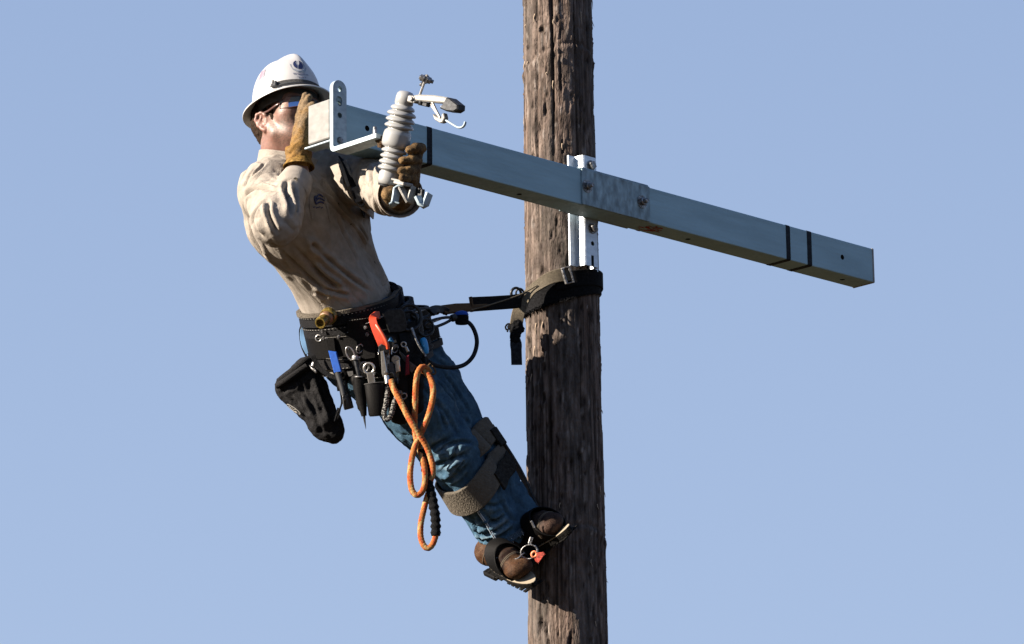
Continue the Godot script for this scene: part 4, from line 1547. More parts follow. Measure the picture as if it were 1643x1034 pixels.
func make_boots(man: Node3D) -> void:
	var ln = noise(30.0, 4, 71)
	for e in ["r", "l"]:
		var near: bool = e == "r"
		var ank: Vector3 = J["ankle_" + e]
		var leg: Vector3 = (ank - J["knee_" + e]).normalized()
		var heel = P(784, 887, 0.155) if near else P(846, 862, 0.12)
		var toe = P(845, 916, 0.325) if near else P(894, 834, 0.295)
		var fwd = (toe - heel).normalized()
		# the sole faces away from the shin
		var dn = (leg - fwd * leg.dot(fwd)).normalized()
		if near: dn = (dn + Vector3(0.30, -0.55, 0.15)).normalized()
		else: dn = (dn + Vector3(0.75, -0.2, 0.25)).normalized()
		dn = (dn - fwd * dn.dot(fwd)).normalized()
		var side = fwd.cross(dn)
		var f = Field.new()
		f.bone(ank - leg * 0.10, ank + leg * 0.02, 0.052, 0.046, 0.03)
		f.bone(ank + leg * 0.02, heel - dn * 0.005, 0.046, 0.037, 0.03)
		f.bone(heel, heel + fwd * 0.12 - dn * 0.002, 0.035, 0.034, 0.03)
		f.bone(ank + leg * 0.02, heel + fwd * 0.11 - dn * 0.006, 0.044, 0.033, 0.04)
		f.bone(heel + fwd * 0.12, toe - fwd * 0.050 + dn * 0.006, 0.033, 0.026, 0.03)
		f.bone(toe - fwd * 0.050 - side * 0.013 + dn * 0.006, toe - fwd * 0.046 + side * 0.013 + dn * 0.006, 0.030, 0.030, 0.025, dn, 1.35)
		# flat underneath
		f.bone(heel + dn * 0.44 - fwd * 0.1, toe + dn * 0.44 + fwd * 0.1, 0.405, 0.405, 0.006, Vector3.ZERO, 1.0, true)
		var brown = Color(0.085, 0.043, 0.022) if near else Color(0.075, 0.046, 0.034)
		var scuff = Color(0.16, 0.105, 0.07); var black = Color(0.014, 0.011, 0.010)
		var paint = func(v: Vector3, _n: Vector3):
			var t = ln.get_noise_3dv(v)
			var along = (v - heel).dot(fwd)
			var c = brown.lerp(scuff, clampf(t * 1.1 - 0.1, 0.0, 0.7)).lerp(black, clampf(-t * 1.2 - 0.15, 0.0, 0.8))
			return c.lerp(black, 0.75 * (1.0 - smoothstep(0.150, 0.158, along + t * 0.02)) * smoothstep(0.035, 0.045, along))   # oiled vamp between toe cap and heel counter
		var cr = Folds.new()
		for k in 4:
			var p = heel + fwd * (0.12 + k * 0.014) - dn * 0.04
			cr.add([p - side * 0.05, p, p + side * 0.05], 0.006, -0.003 if k % 2 == 0 else 0.002)
		var boot = put("boot", finish(net(f, 0.0042), func(v, _n): return cr.at(v) + ln.get_noise_3dv(v * 2.0) * 0.0012, paint), M.leather, man)
		boot.set_meta("label", "brown leather boot on the near foot, its sole in view" if near else "brown leather boot on the far foot, toe against the pole")
		# sole and welt: outline swept a little below the upper
		var outline = PackedVector2Array()
		var length = heel.distance_to(toe)
		for k in 28:
			var a = TAU * k / 28.0
			var x = cos(a); var s = sin(a)
			var wd = 0.037 if x > 0 else 0.033
			if absf(x) < 0.45: wd *= lerpf(0.90, 1.0, absf(x) / 0.45)
			outline.append(Vector2(length * 0.5 + x * (length * 0.5 + 0.018), s * wd * 1.03))
		var xf = Transform3D(Basis(fwd, -side, -dn), heel + dn * 0.037)
		if xf.basis.determinant() < 0: xf.basis.y = -xf.basis.y
		var st = mb()
		prism(st, xf, outline, 0.003, 0.001)
		put("welt", st, M.welt, boot)
		st = mb()
		prism(st, Transform3D(xf.basis, xf.origin + dn * 0.0105), outline, 0.018, 0.003)
		for k in 11:   # lugs
			var at = -0.012 + k * (length + 0.012) / 10.0
			for s in [-1.0, 0.0, 1.0]:
				if k > 4 and k < 6: continue
				slab(st, Transform3D(xf.basis, xf.origin + dn * 0.0205 + fwd * at + side * s * 0.024), Vector3(0.015, 0.020, 0.005), 0.0015)
		slab(st, Transform3D(xf.basis, xf.origin + dn * 0.027 + fwd * 0.015), Vector3(0.07, 0.072, 0.018), 0.004)
		put("sole", st, M.rubber, boot)
		st = mb()   # seams of the toe cap and the heel counter
		for q in [0.150, 0.154, 0.042]:
			var seam = []
			for k in 15:
				var an = lerpf(-1.9, 1.9, k / 14.0)
				seam.append(surface_along(f, heel + fwd * (q - 0.012 * absf(an) * absf(an) * 0.5), -dn * cos(an) + side * sin(an)))
			tube(st, seam, 0.0011, 5)
		put("stitched_seam", st, M.lace, boot)


# ---------------------------------------------------------------- what he wears on his head
func shell_at(th: float, t: float, off := 0.0) -> Vector3:
	# th: 0 at the front, + to his right; t: 0 at the brim, 1 at the crown
	var a = 0.116 + off; var b = 0.098 + off
	var c = cos(th); var s = sin(th)
	var rho = 1.0 / sqrt(c * c / (a * a) + s * s / (b * b))
	var ang = t * PI * 0.5
	var k = pow(maxf(cos(ang), 0.0), 0.82)
	var h = (0.142 + off) * pow(sin(ang), 0.92)
	var f = rho * k * c; var w = rho * k * s
	var crest = exp(-w * w / 0.00055) * smoothstep(0.25, 0.75, t)
	crest *= 0.55 + 0.45 * smoothstep(-0.09, 0.03, f)
	var side = exp(-pow(absf(w) - 0.040, 2.0) / 0.00012) * smoothstep(0.45, 0.8, t)
	h += 0.015 * crest - 0.003 * side
	return head(f + 0.004 + 0.007 * crest * smoothstep(0.0, 0.08, f), h - 0.002, w)


func brim_at(th: float, r: float, low := 0.0) -> Vector3:
	# r: 0 where it meets the shell, 1 at its edge
	var c = cos(th)
	var base = shell_at(th, 0.0)
	var out = F * c + S * sin(th)
	var w = 0.030 + 0.012 * pow(maxf(c, 0.0), 2.0) + 0.004 * pow(maxf(-c, 0.0), 2.0)
	return base + out * (w * r) - U * (0.006 * r + 0.010 * r * r + 0.006 * pow(absf(sin(th)), 2.0) * r - 0.0 + low)


func make_hard_hat() -> void:
	var t = thing("hard_hat", "white full brim hard hat with crest on the lineman's head", "hard hat", hat_c)
	var st = mb()
	var N = 96
	var rows = []
	var add = func(fn: Callable):
		var row = PackedVector3Array()
		for k in N: row.append(fn.call(TAU * k / N))
		rows.append(row)
	for i in 24: add.call(func(th): return shell_at(th, 0.996 - 0.991 * i / 23.0))
	add.call(func(th): return shell_at(th, 0.0) + (F * cos(th) + S * sin(th)) * 0.002 - U * 0.001)
	for i in [0.25, 0.5, 0.75, 0.93]: add.call(func(th): return brim_at(th, i))
	add.call(func(th): return brim_at(th, 1.0, -0.0008))
	add.call(func(th): return brim_at(th, 1.02, 0.0015))
	add.call(func(th): return brim_at(th, 1.0, 0.0038))
	st.set_smooth_group(1)
	for i in rows.size() - 1:
		for k in N:
			var j = (k + 1) % N
			quad(st, rows[i][j], rows[i][k], rows[i + 1][k], rows[i + 1][j])
	for k in N: tri(st, rows[0][k], rows[0][(k + 1) % N], shell_at(0.0, 1.0))
	put("shell", st, M.shell, t)
	st = mb()   # underside of the brim and inside of the shell
	rows.clear()
	add.call(func(th): return brim_at(th, 1.0, 0.0038))
	for i in [0.9, 0.6, 0.3]: add.call(func(th): return brim_at(th, i, 0.0032))
	for i in 12: add.call(func(th): return shell_at(th, 0.95 * i / 11.0, -0.0035))
	for i in rows.size() - 1:
		for k in N:
			var j = (k + 1) % N
			quad(st, rows[i][j], rows[i][k], rows[i + 1][k], rows[i + 1][j])
	put("underside", st, M.shell, t)
	st = mb()   # headband of the suspension
	var pts = []; var nr = []
	for k in 48:
		var th = TAU * k / 48
		pts.append(shell_at(th, 0.0, -0.014) - U * 0.016); nr.append(F * cos(th) + S * sin(th))
	strap(st, pts, nr, 0.032, 0.004, true)
	put("headband", st, M.plastic, t)
	st = mb()   # ratchet knob at the nape
	bolt(st, head(-0.108, -0.028, 0.0), -F, 0.017, 0.014, 14)
	slab(st, frame(head(-0.085, -0.03, 0.055), U, S), Vector3(0.01, 0.03, 0.03), 0.003)
	put("ratchet_knob", st, M.plastic, t)
	st = mb()   # goggle strap round the front, over the brim
	pts.clear(); nr.clear()
	for k in 40:
		var th = lerpf(0.98, -2.4, k / 39.0)
		pts.append(shell_at(th, 0.062 + 0.006 * sin(th), 0.003)); nr.append(F * cos(th) + S * sin(th))
	strap(st, pts, nr, 0.011, 0.002)
	put("goggle_strap", st, M.grey_web, t)
	st = mb()
	for k in pts.size(): pts[k] -= U * 0.0075 - nr[k] * 0.002
	tube(st, pts, 0.0022, 8)
	put("strap_cord", st, M.plastic, t)
	st = mb()
	var cp = shell_at(1.03, 0.055, 0.005)
	slab(st, frame(cp, U + F * 0.25, F), Vector3(0.014, 0.013, 0.008), 0.002)
	slab(st, frame(cp + F * 0.012, U + F * 0.3, F), Vector3(0.010, 0.017, 0.008), 0.003)
	tube(st, [cp + U * 0.006, cp + U * 0.017 + F * 0.003], 0.003, 6)
	put("clip", st, M.plastic, t)
	st = mb()
	slab(st, frame(cp - F * 0.003 + S * 0.005, U + F * 0.25, F), Vector3(0.010, 0.010, 0.004), 0.001)
	put("clip_plate", st, M.steel, t)
	# badge on the front: disc with a bolt left out, horseshoe ring, two lines of lettering
	var on = func(x: float, y: float, lift := 0.0012): return shell_at(0.22 - x * 1.3 / 0.098, 0.37 + y * 1.3 / 0.150, lift)
	st = mb()
	for a in 22:
		var p = []
		var y = -0.0105 + a * 0.001
		var half = sqrt(maxf(0.0, 0.0112 * 0.0112 - y * y))
		var gap = 0.0015 + 0.002 * sin(y * 300.0)
		for s in [[-half, -0.002 - gap + y * 0.25], [0.001 + gap * 0.6 + y * 0.25, half]]:
			if s[1] - s[0] < 0.001: continue
			strap(st, [on.call(s[0], y), on.call((s[0] + s[1]) / 2, y), on.call(s[1], y)], [F], 0.0017, 0.0004)
	put("badge", st, M.emblem, t)
	st = mb()
	for r in [[0.0158, 0.0026, -2.3, 0.9], [0.0185, 0.0013, -3.3, -0.3]]:
		var q = []
		for k in 20:
			var a: float = lerpf(r[2], r[3], k / 19.0)
			q.append(on.call(cos(a) * r[0] * (1.0 if a < 0 else 1.0), sin(a) * r[0]))
		strap(st, q, [F], r[1] * 1.3, 0.0005)
	put("badge_ring", st, M.emblem_grey, t)
	st = mb()
	rng.seed = 21
	for line in [[-0.0225, 10, 0.0034, 0.0030], [-0.0285, 6, 0.0034, 0.0028]]:
		for k in line[1]:
			var x: float = (k - (line[1] - 1) / 2.0) * line[2]
			var y: float = line[0]
			var h: float = line[3] * rng.randf_range(0.7, 1.1)
			strap(st, [on.call(x, y), on.call(x + 0.0002, y + h)], [F], 0.0008, 0.0004)
			strap(st, [on.call(x, y + h * rng.randf_range(0.1, 0.9)), on.call(x + 0.0018, y + h * rng.randf_range(0.1, 0.9))], [F], 0.0007, 0.0004)
			if k % 3 != 1: strap(st, [on.call(x + 0.0018, y), on.call(x + 0.0018, y + h * 0.8)], [F], 0.0008, 0.0004)
	put("badge_lettering", st, M.emblem, t)
	st = mb()   # square sticker on the side
	for k in 9:
		strap(st, [shell_at(1.42, 0.30 + k * 0.017, 0.001), shell_at(1.55, 0.30 + k * 0.017, 0.001), shell_at(1.70, 0.31 + k * 0.017, 0.001)], [S], 0.0029, 0.0004)
	put("sticker", st, M.sticker, t)
	st = mb()
	for q in [[[1.40, 0.29], [1.55, 0.285], [1.72, 0.285]], [[1.40, 0.45], [1.55, 0.46], [1.70, 0.47]], [[1.40, 0.29], [1.40, 0.45]], [[1.36, 0.45], [1.34, 0.49]], [[1.44, 0.47], [1.6, 0.49]]]:
		var p = []
		for e in q: p.append(shell_at(e[0], e[1], 0.0014))
		strap(st, p, [S], 0.0016, 0.0004)
	put("sticker_border", st, M.emblem_grey, t)


func make_sunglasses() -> void:
	var t = thing("sunglasses", "wraparound sunglasses with blue mirror lenses under the hat brim", "sunglasses", head(0.1, -0.053, 0))
	# the lenses lie on a bulging surface in front of the eyes
	var g = func(a: float, y: float, lift: float):
		var r = 0.086 + lift
		return head(0.028 + r * cos(a) - 0.10 * y * 0.0, -0.053 + y, r * 0.92 * sin(a)) + F * (0.006 * cos(y * 40.0) - y * 0.08)
	for s in [-1.0, 1.0]:
		var st = mb()
		st.set_smooth_group(1)
		var nu = 16; var nv = 8
		var at = func(i: int, j: int, l: float):
			var x = float(i) / nu; var y = float(j) / nv * 2.0 - 1.0
			var a: float = s * lerpf(0.12, 1.24, x)
			var h = 0.0195 * pow(sin(PI * clampf(x * 0.74 + 0.13, 0.0, 1.0)), 0.55)
			return g.call(a, y * h + 0.003 - 0.002 * x, l)
		for i in nu:
			for j in nv:
				if s > 0: quad(st, at.call(i, j, 0.0), at.call(i, j + 1, 0.0), at.call(i + 1, j + 1, 0.0), at.call(i + 1, j, 0.0))
				else: quad(st, at.call(i, j, 0.0), at.call(i + 1, j, 0.0), at.call(i + 1, j + 1, 0.0), at.call(i, j + 1, 0.0))
		put("lens", st, M.lens, t)
		st = mb()
		var rim = []
		for i in nu + 1: rim.append(at.call(i, 0, 0.001))
		for j in range(1, nv): rim.append(at.call(nu, j, 0.001))
		for i in nu + 1: rim.append(at.call(nu - i, nv, 0.001))
		for j in range(1, nv): rim.append(at.call(0, nv - j, 0.001))
		tube(st, rim, 0.0017, 6, true)
		put("frame", st, M.frame_red, t)
		st = mb()
		tube(st, smooth([g.call(s * 1.2, 0.006, 0.002), g.call(s * 1.36, 0.004, 0.004), head(0.012, -0.050, 0.083 * s), head(-0.018, -0.046, 0.085 * s), head(-0.032, -0.060, 0.080 * s)], 4), 0.0042, 8, false, 0.55, S)
		put("temple", st, M.frame_red, t)
	var st = mb()
	tube(st, smooth([g.call(-0.16, 0.010, 0.002), g.call(0.0, 0.012, 0.003), g.call(0.16, 0.010, 0.002)], 4), 0.0035, 8)
	put("bridge", st, M.frame_red, t)


# ---------------------------------------------------------------- belt, tools, lines
func patch(f: Field, st: SurfaceTool, tl: Vector2, tr: Vector2, br: Vector2, bl: Vector2, nu: int, nv: int, lift: float, thick: float) -> void:
	# a panel that follows the body under it
	var o = []; var i_ = []
	for j in nv + 1:
		for i in nu + 1:
			var p = tl.lerp(tr, float(i) / nu).lerp(bl.lerp(br, float(i) / nu), float(j) / nv)
			var v = surface(f, p.x, p.y, lift)
			o.append(v + back_ * thick); i_.append(v)
	var W = nu + 1
	st.set_smooth_group(1)
	for j in nv:
		for i in nu:
			var a = j * W + i
			quad(st, o[a], o[a + W], o[a + W + 1], o[a + 1])
	st.set_smooth_group(2)
	for j in nv:
		quad(st, o[j * W], i_[j * W], i_[(j + 1) * W], o[(j + 1) * W])
		quad(st, i_[j * W + nu], o[j * W + nu], o[(j + 1) * W + nu], i_[(j + 1) * W + nu])
	for i in nu:
		quad(st, i_[i], o[i], o[i + 1], i_[i + 1])
		quad(st, o[nv * W + i], i_[nv * W + i], i_[nv * W + i + 1], o[nv * W + i + 1])


func plate(st: SurfaceTool, list: Array, z: float, thick: float, tilt := Vector3.ZERO, bevel := 0.002) -> void:
	var c = Vector2.ZERO
	for p in list: c += Vector2(p[0], p[1]) / list.size()
	var zd = (back_ + tilt).normalized()
	var y = (up_ - zd * up_.dot(zd)).normalized()
	var xf = Transform3D(Basis(y.cross(zd), y, zd), P(c.x, c.y, z))
	prism(st, xf, plane_poly(xf, list), thick, bevel)


func bag_field() -> Field:
	var f = Field.new()
	f.bone(P(463, 622, 0.40), P(496, 592, 0.42), 0.036, 0.034, 0.03, back_, 1.3)
	f.bone(P(472, 622, 0.40), P(520, 684, 0.41), 0.044, 0.040, 0.03, back_, 1.3)
	f.bone(P(494, 598, 0.42), P(530, 684, 0.41), 0.040, 0.034, 0.03, back_, 1.3)
	f.bone(P(524, 682, 0.41), P(536, 697, 0.41), 0.036, 0.026, 0.03, back_, 1.2)
	f.bone(P(452, 624, 0.40), P(478, 648, 0.40), 0.016, 0.018, 0.02, back_, 1.2)
	return f


var hip_f = Field.new()


func make_hip_field() -> void:
	# jeans and shirt together where the belt goes round
	for q in [shirt_f, jeans_f]:
		for i in q.a.size():
			if q.a[i].y > J.chest_r.y - 0.05 or q.a[i].y < J.knee_l.y: continue
			hip_f.bone(q.a[i], q.a[i] + q.ab[i], q.ra[i], q.ra[i] + q.dr[i], q.kk[i])


func make_belt() -> void:
	make_hip_field()
	var axis = (right_ * -0.17 + up_ * 0.95 + back_ * 0.15).normalized()
	var c = func(y: float): return P(553 + (y - 484) * 0.42, y, 0.415 - (y - 484) * 0.0008)
	var t = thing("tool_belt", "black padded lineman tool belt with leather pouches worn round the waist", "tool belt", P(575, 540, 0.36))
	var bands = [["back_pad", 494.0, 0.040, 0.010, M.nylon, 0.004], ["padding", 484.5, 0.012, 0.012, M.khaki_pad, 0.003], ["waist_band", 513.0, 0.034, 0.012, M.nylon, 0.006], ["body_belt", 536.0, 0.066, 0.013, M.black_leather, 0.010], ["lower_band", 560.0, 0.036, 0.011, M.nylon, 0.010], ["seat_strap", 576.0, 0.020, 0.009, M.grey_web, 0.006]]
	for b in bands:
		var g = girth(hip_f, c.call(b[1]), axis, 64, b[5], 0.24)
		var st = mb()
		strap(st, smooth(g[0], 2, true), smooth(g[1], 2, true), b[2], b[3], true)
		put(b[0], st, b[4], t)
	var st = mb()   # rows of white stitching
	for y in [[489.0, 0.0145], [507.0, 0.0185], [567.0, 0.0215]]:
		var g = girth(hip_f, c.call(y[0]), axis, 210, y[1], 0.24)
		for k in 210:
			if k % 2 == 0: continue
			var p: Vector3 = g[0][k]; var q: Vector3 = g[0][(k + 1) % 210]
			tube(st, [p, p.lerp(q, 0.85)], 0.0011, 4)
	put("stitching", st, M.stitch, t).set_meta("kind", "stuff")
	st = mb()
	patch(hip_f, st, Vector2(556, 512), Vector2(672, 496), Vector2(692, 606), Vector2(568, 612), 12, 10, 0.026, 0.008)
	put("side_panel", st, M.black_leather, t)
	for q in [[[640, 536], [672, 530], [682, 574], [650, 580]], [[606, 566], [634, 562], [638, 590], [610, 594]], [[572, 548], [600, 545], [602, 574], [574, 578]]]:
		st = mb()
		patch(hip_f, st, Vector2(q[0][0], q[0][1]), Vector2(q[1][0], q[1][1]), Vector2(q[2][0], q[2][1]), Vector2(q[3][0], q[3][1]), 5, 5, 0.036, 0.010)
		put("pocket", st, M.black_leather, t)
	st = mb()   # pale thread along the panel edges
	for q in [[560, 515, 668, 500], [573, 608, 688, 602], [664, 502, 686, 600], [503, 544, 556, 540], [513, 575, 560, 578]]:
		for k in 26:
			var a = Vector2(q[0], q[1]).lerp(Vector2(q[2], q[3]), k / 26.0); var b = Vector2(q[0], q[1]).lerp(Vector2(q[2], q[3]), (k + 0.55) / 26.0)
			tube(st, [surface(hip_f, a.x, a.y, 0.0265) + back_ * 0.0085, surface(hip_f, b.x, b.y, 0.0265) + back_ * 0.0085], 0.0009, 4)
	put("panel_stitching", st, M.stitch, t).set_meta("kind", "stuff")
	st = mb()
	patch(hip_f, st, Vector2(500, 540), Vector2(560, 536), Vector2(566, 582), Vector2(510, 578), 8, 5, 0.026, 0.006)
	put("flap", st, M.black_leather, t)
	# D ring hardware at the side
	st = mb()
	plate(st, [[613, 503], [622, 497], [642, 495], [648, 500], [653, 522], [650, 531], [640, 534], [624, 534]], 0.588, 0.008, right_ * 0.35)
	put("hip_plate", st, M.dark_steel, t)
	for r in [[657, 510, 0.56, 0.036, 0.0058], [655, 517, 0.53, 0.030, 0.0045], [683, 526, 0.50, 0.024, 0.0038]]:
		st = mb()
		ring_(st, P(r[0], r[1], r[2]), back_ * 0.8 + right_ * 0.25 + up_ * 0.2, r[3], r[4], 1.12, up_ + right_ * 0.4)
		put("d_ring", st, M.dark_steel, t)
	st = mb()   # front buckle webbing seen past the hip
	strap(st, smooth([P(622, 464, 0.34), P(634, 468, 0.36), P(641, 482, 0.40), P(646, 500, 0.46)], 5), [back_ * 0.4 + right_], 0.05, 0.010)
	strap(st, smooth([P(628, 466, 0.38), P(638, 478, 0.42), P(640, 492, 0.46), P(633, 500, 0.50)], 5), [back_ * 0.5 + right_], 0.03, 0.010)
	put("front_webbing", st, M.black_web, t)
	# pouches hung from the side panel
	var cup = frame(P(606, 668, 0.585), P(601, 617, 0.60) - P(606, 668, 0.585), right_)
	st = mb()
	lathe(st, cup, [[0.0, 0.0], [0.024, 0.001], [0.027, 0.006], [0.029, 0.05], [0.0305, 0.098], [0.0295, 0.100], [0.0275, 0.097], [0.025, 0.04], [0.0, 0.03]], 28, 1.0, 0.72)
	var po = put("holster_cup", st, M.black_leather, t)
	st = mb()
	var rim = []
	for k in 30: rim.append(cup * Vector3(cos(TAU * k / 30) * 0.0305, 0.0985, sin(TAU * k / 30) * 0.022))
	tube(st, rim, 0.0016, 6, true)
	put("rim_binding", st, M.grey_web, po)
	for q in [[[636, 588, 0.56], [642, 664, 0.535], 0.032, 0.034], [[662, 590, 0.545], [664, 652, 0.525], 0.034, 0.030], [[572, 610, 0.56], [580, 655, 0.55], 0.017, 0.012], [[552, 596, 0.52], [548, 622, 0.51], 0.020, 0.014]]:
		var f = Field.new()
		f.bone(P(q[0][0], q[0][1], q[0][2]), P(q[1][0], q[1][1], q[1][2]), q[2], q[3], 0.02, back_, 1.35)
		var ns = noise(30.0, 3, int(q[0][0]))
		put("leather_pouch", finish(net(f, 0.005), func(v, _n): return ns.get_noise_3dv(v) * 0.004), M.black_leather, t)
	for r in [[517, 532], [519, 543], [524, 544], [543, 541], [586, 526], [589, 537], [576, 572], [600, 600], [645, 572], [660, 540]]:
		st = mb()
		bolt(st, surface(hip_f, r[0], r[1], 0.034), back_, 0.0042, 0.005, 10)
		put("rivet", st, M.steel, t)
	st = mb()
	ring_(st, surface(hip_f, 511, 543, 0.038), back_ * 0.9 - right_ * 0.3, 0.0095, 0.0022)
	put("grommet", st, M.bright, t)
	st = mb()   # loop of webbing behind the hip, blue inside
	strap(st, smooth([P(489, 516, 0.40), P(482, 532, 0.40), P(484, 552, 0.41), P(492, 570, 0.42)], 5), [-right_], 0.03, 0.004)
	put("rear_loop", st, M.black_web, t)
	st = mb()
	strap(st, smooth([P(492, 520, 0.43), P(487, 534, 0.43), P(489, 552, 0.44), P(496, 566, 0.44)], 5), [back_], 0.022, 0.003)
	put("rear_loop_lining", st, mat(0.10, 0.19, 0.32, 0.7), t)
	st = mb()   # curved strap under the seat
	strap(st, smooth([P(502, 572, 0.52), P(510, 588, 0.52), P(524, 600, 0.53), P(540, 606, 0.54), P(552, 600, 0.55)], 5), [back_], 0.014, 0.006)
	put("curved_strap", st, M.black_web, t)
	st = mb()
	patch(hip_f, st, Vector2(514, 578), Vector2(536, 578), Vector2(548, 604), Vector2(524, 598), 4, 4, 0.020, 0.006)
	put("pale_panel", st, M.cream, t)
	for q in [[541, 596, 545, 626], [655, 600, 658, 632], [668, 606, 672, 640], [645, 604, 648, 640], [676, 566, 681, 600], [632, 548, 640, 574]]:
		st = mb()
		strap(st, smooth([surface(hip_f, q[0], q[1], 0.030), surface(hip_f, (q[0] + q[2]) / 2.0, (q[1] + q[3]) / 2.0, 0.045), surface(hip_f, q[2], q[3], 0.032)], 4), [back_], 0.016, 0.004)
		put("tool_loop", st, M.black_web, t)
	for q in [[662, 604, 0.010], [634, 560, 0.008], [577, 560, 0.009]]:
		st = mb()
		ring_(st, surface(hip_f, q[0], q[1], 0.048), back_ + right_ * 0.3, q[2], 0.002, 1.5, up_ + right_ * 0.4)
		put("small_ring", st, M.steel, t)
	st = mb()   # rod that carries the hand tools
	tube(st, smooth([P(557, 534, 0.590), P(572, 531, 0.594), P(580, 523, 0.598), P(597, 516, 0.604), P(616, 507, 0.604)], 4), 0.0021, 6)
	tube(st, [P(563, 528, 0.588), P(589, 516, 0.596)], 0.0052, 10)
	put("tool_rod", st, M.steel, t)
	st = mb()
	tube(st, smooth([P(541, 604, 0.54), P(546, 628, 0.53), P(548, 648, 0.52), P(542, 662, 0.51), P(537, 676, 0.50)], 4), 0.0055, 8, false, 0.5, right_)
	put("hanging_strap", st, M.black_web, t)


func hand_tool(called: String, label: String, cat: String, at: Vector3) -> Node3D:
	return thing(called, label, cat, at)


func make_tools() -> void:
	var t = hand_tool("brass_fitting", "yellow brass nozzle fitting clipped to the back of the belt", "fitting", P(522, 512, 0.56))
	var ax = P(507, 524, 0.66) - P(529, 506, 0.575)
	var fr = frame(surface(hip_f, 529, 506, 0.020), ax, up_)
	var st = mb()
	lathe(st, fr, [[0.0, 0.0], [0.024, 0.0], [0.0265, 0.004], [0.0265, 0.016], [0.024, 0.020], [0.016, 0.021]], 30)
	put("flange", st, M.brass, t)
	st = mb()
	lathe(st, fr, [[0.016, 0.020], [0.021, 0.024], [0.0215, 0.034], [0.018, 0.040], [0.0155, 0.041]], 28)
	put("collar", st, mat(0.16, 0.09, 0.05, 0.5, 0.3), t)
	st = mb()
	lathe(st, fr, [[0.0155, 0.038], [0.0180, 0.044], [0.0180, 0.074], [0.0165, 0.078], [0.0125, 0.078], [0.0115, 0.060], [0.0, 0.058]], 28)
	put("nozzle", st, M.brass, t)

	t = hand_tool("blue_sleeved_tool", "blue flat handled tool hanging from the belt behind the hip", "tool", P(535, 565, 0.57))
	st = mb()
	plate(st, [[527, 563], [540, 565], [548.5, 597], [536.5, 599]], 0.575, 0.012, right_ * -0.2)
	put("blue_sleeve", st, M.blue, t)
	st = mb()
	plate(st, [[521, 544], [537, 543], [540, 566], [527, 565]], 0.57, 0.014, right_ * -0.2)
	put("holder", st, M.black_leather, t)
	st = mb()
	tube(st, [P(541, 597, 0.566), P(549, 622, 0.558), P(552, 634, 0.555)], 0.009, 10)
	put("shaft", st, M.plastic, t)

	t = hand_tool("flashlight", "black cylinder hanging below the belt beside the bag", "tool", P(548, 612, 0.52))
	st = mb()
	lathe(st, frame(P(560, 657, 0.50), P(548, 610, 0.52) - P(560, 657, 0.50), right_), [[0.0, 0.0], [0.0135, 0.0005], [0.015, 0.003], [0.015, 0.040], [0.0135, 0.042], [0.0135, 0.085], [0.012, 0.088], [0, 0.088]], 20)
	put("barrel", st, M.plastic, t)
	st = mb()
	bolt(st, P(553, 641, 0.522), back_, 0.004, 0.004)
	put("button", st, M.steel, t)

	t = hand_tool("drift_pin", "steel spike hanging point down in a black sheath on the belt", "spike", P(571, 576, 0.60))
	st = mb()
	tube(st, [P(570, 576, 0.605), P(573, 590, 0.603), P(576, 604, 0.60)], [0.0075, 0.0068, 0.0062], 12)
	put("handle", st, M.dark_steel, t)
	st = mb()
	bolt(st, P(570, 577, 0.605), up_, 0.0105, 0.012, 8)
	tube(st, [P(564, 574, 0.605), P(578, 574, 0.605)], 0.004, 8)
	put("head", st, M.steel, t)
	st = mb()
	lathe(st, frame(P(576, 605, 0.60), up_, right_), [[0.0, -0.002], [0.013, -0.002], [0.014, 0.0], [0.013, 0.002], [0.0, 0.002]], 18)
	put("guard", st, M.steel, t)
	st = mb()
	tube(st, [P(576, 606, 0.595), P(578, 630, 0.585), P(582, 655, 0.575), P(584, 668, 0.572)], [0.018, 0.017, 0.012, 0.008], 16, false, 0.7, back_)
	put("sheath", st, M.black_leather, t)
	st = mb()
	tube(st, [P(583.5, 664, 0.573), P(585, 676, 0.571), P(587, 689, 0.570)], [0.0046, 0.0030, 0.0005], 10)
	put("spike", st, M.dark_steel, t)

	t = hand_tool("snap_clip", "small silver snap clip beside the spike on the belt", "clip", P(562, 566, 0.60))
	st = mb()
	ring_(st, P(562, 568, 0.602), back_, 0.011, 0.0024, 2.0, up_ - right_ * 0.45)
	tube(st, [P(556, 557, 0.600), P(560, 561, 0.602)], 0.004, 8)
	put("wire_gate", st, M.bright, t)

	t = hand_tool("ratchet_wrench", "chrome ring wrench standing in the front leather cup", "wrench", P(596, 606, 0.605))
	st = mb()
	ring_(st, P(592, 591.5, 0.612), back_ - right_ * 0.15, 0.0155, 0.0042, 1.0, up_, 26)
	put("ring_head", st, M.bright, t)
	st = mb()
	ring_(st, P(584, 589.5, 0.600), back_ - right_ * 0.15, 0.0145, 0.0032, 1.0, up_, 26)
	put("rear_ring", st, M.steel, t)
	st = mb()
	plate(st, [[588, 599], [599, 597], [603, 619], [605, 632], [594, 634], [591, 616]], 0.610, 0.008)
	put("shank", st, M.bright, t)
	st = mb()
	for p in [[595.5, 602], [598, 612]]: lathe(st, frame(P(p[0], p[1], 0.6145), back_, up_), [[0.0036, 0.0], [0.0036, 0.0004], [0.0, 0.0005]], 12)
	put("peg", st, M.hole, t)

	t = hand_tool("cable_cutter", "orange handled pliers hanging over the belt rod", "pliers", P(605, 530, 0.62))
	st = mb()
	strap(st, smooth([P(606, 506.5, 0.590), P(601, 508, 0.612), P(598, 513, 0.622), P(603, 530, 0.624), P(610, 547, 0.622), P(614, 557, 0.618)], 5), [back_], [0.024, 0.024, 0.025, 0.026, 0.025, 0.023], 0.008)
	put("wide_handle", st, mat(0.62, 0.06, 0.02, 0.5, 0, M.orange.albedo_texture, 10), t)
	st = mb()
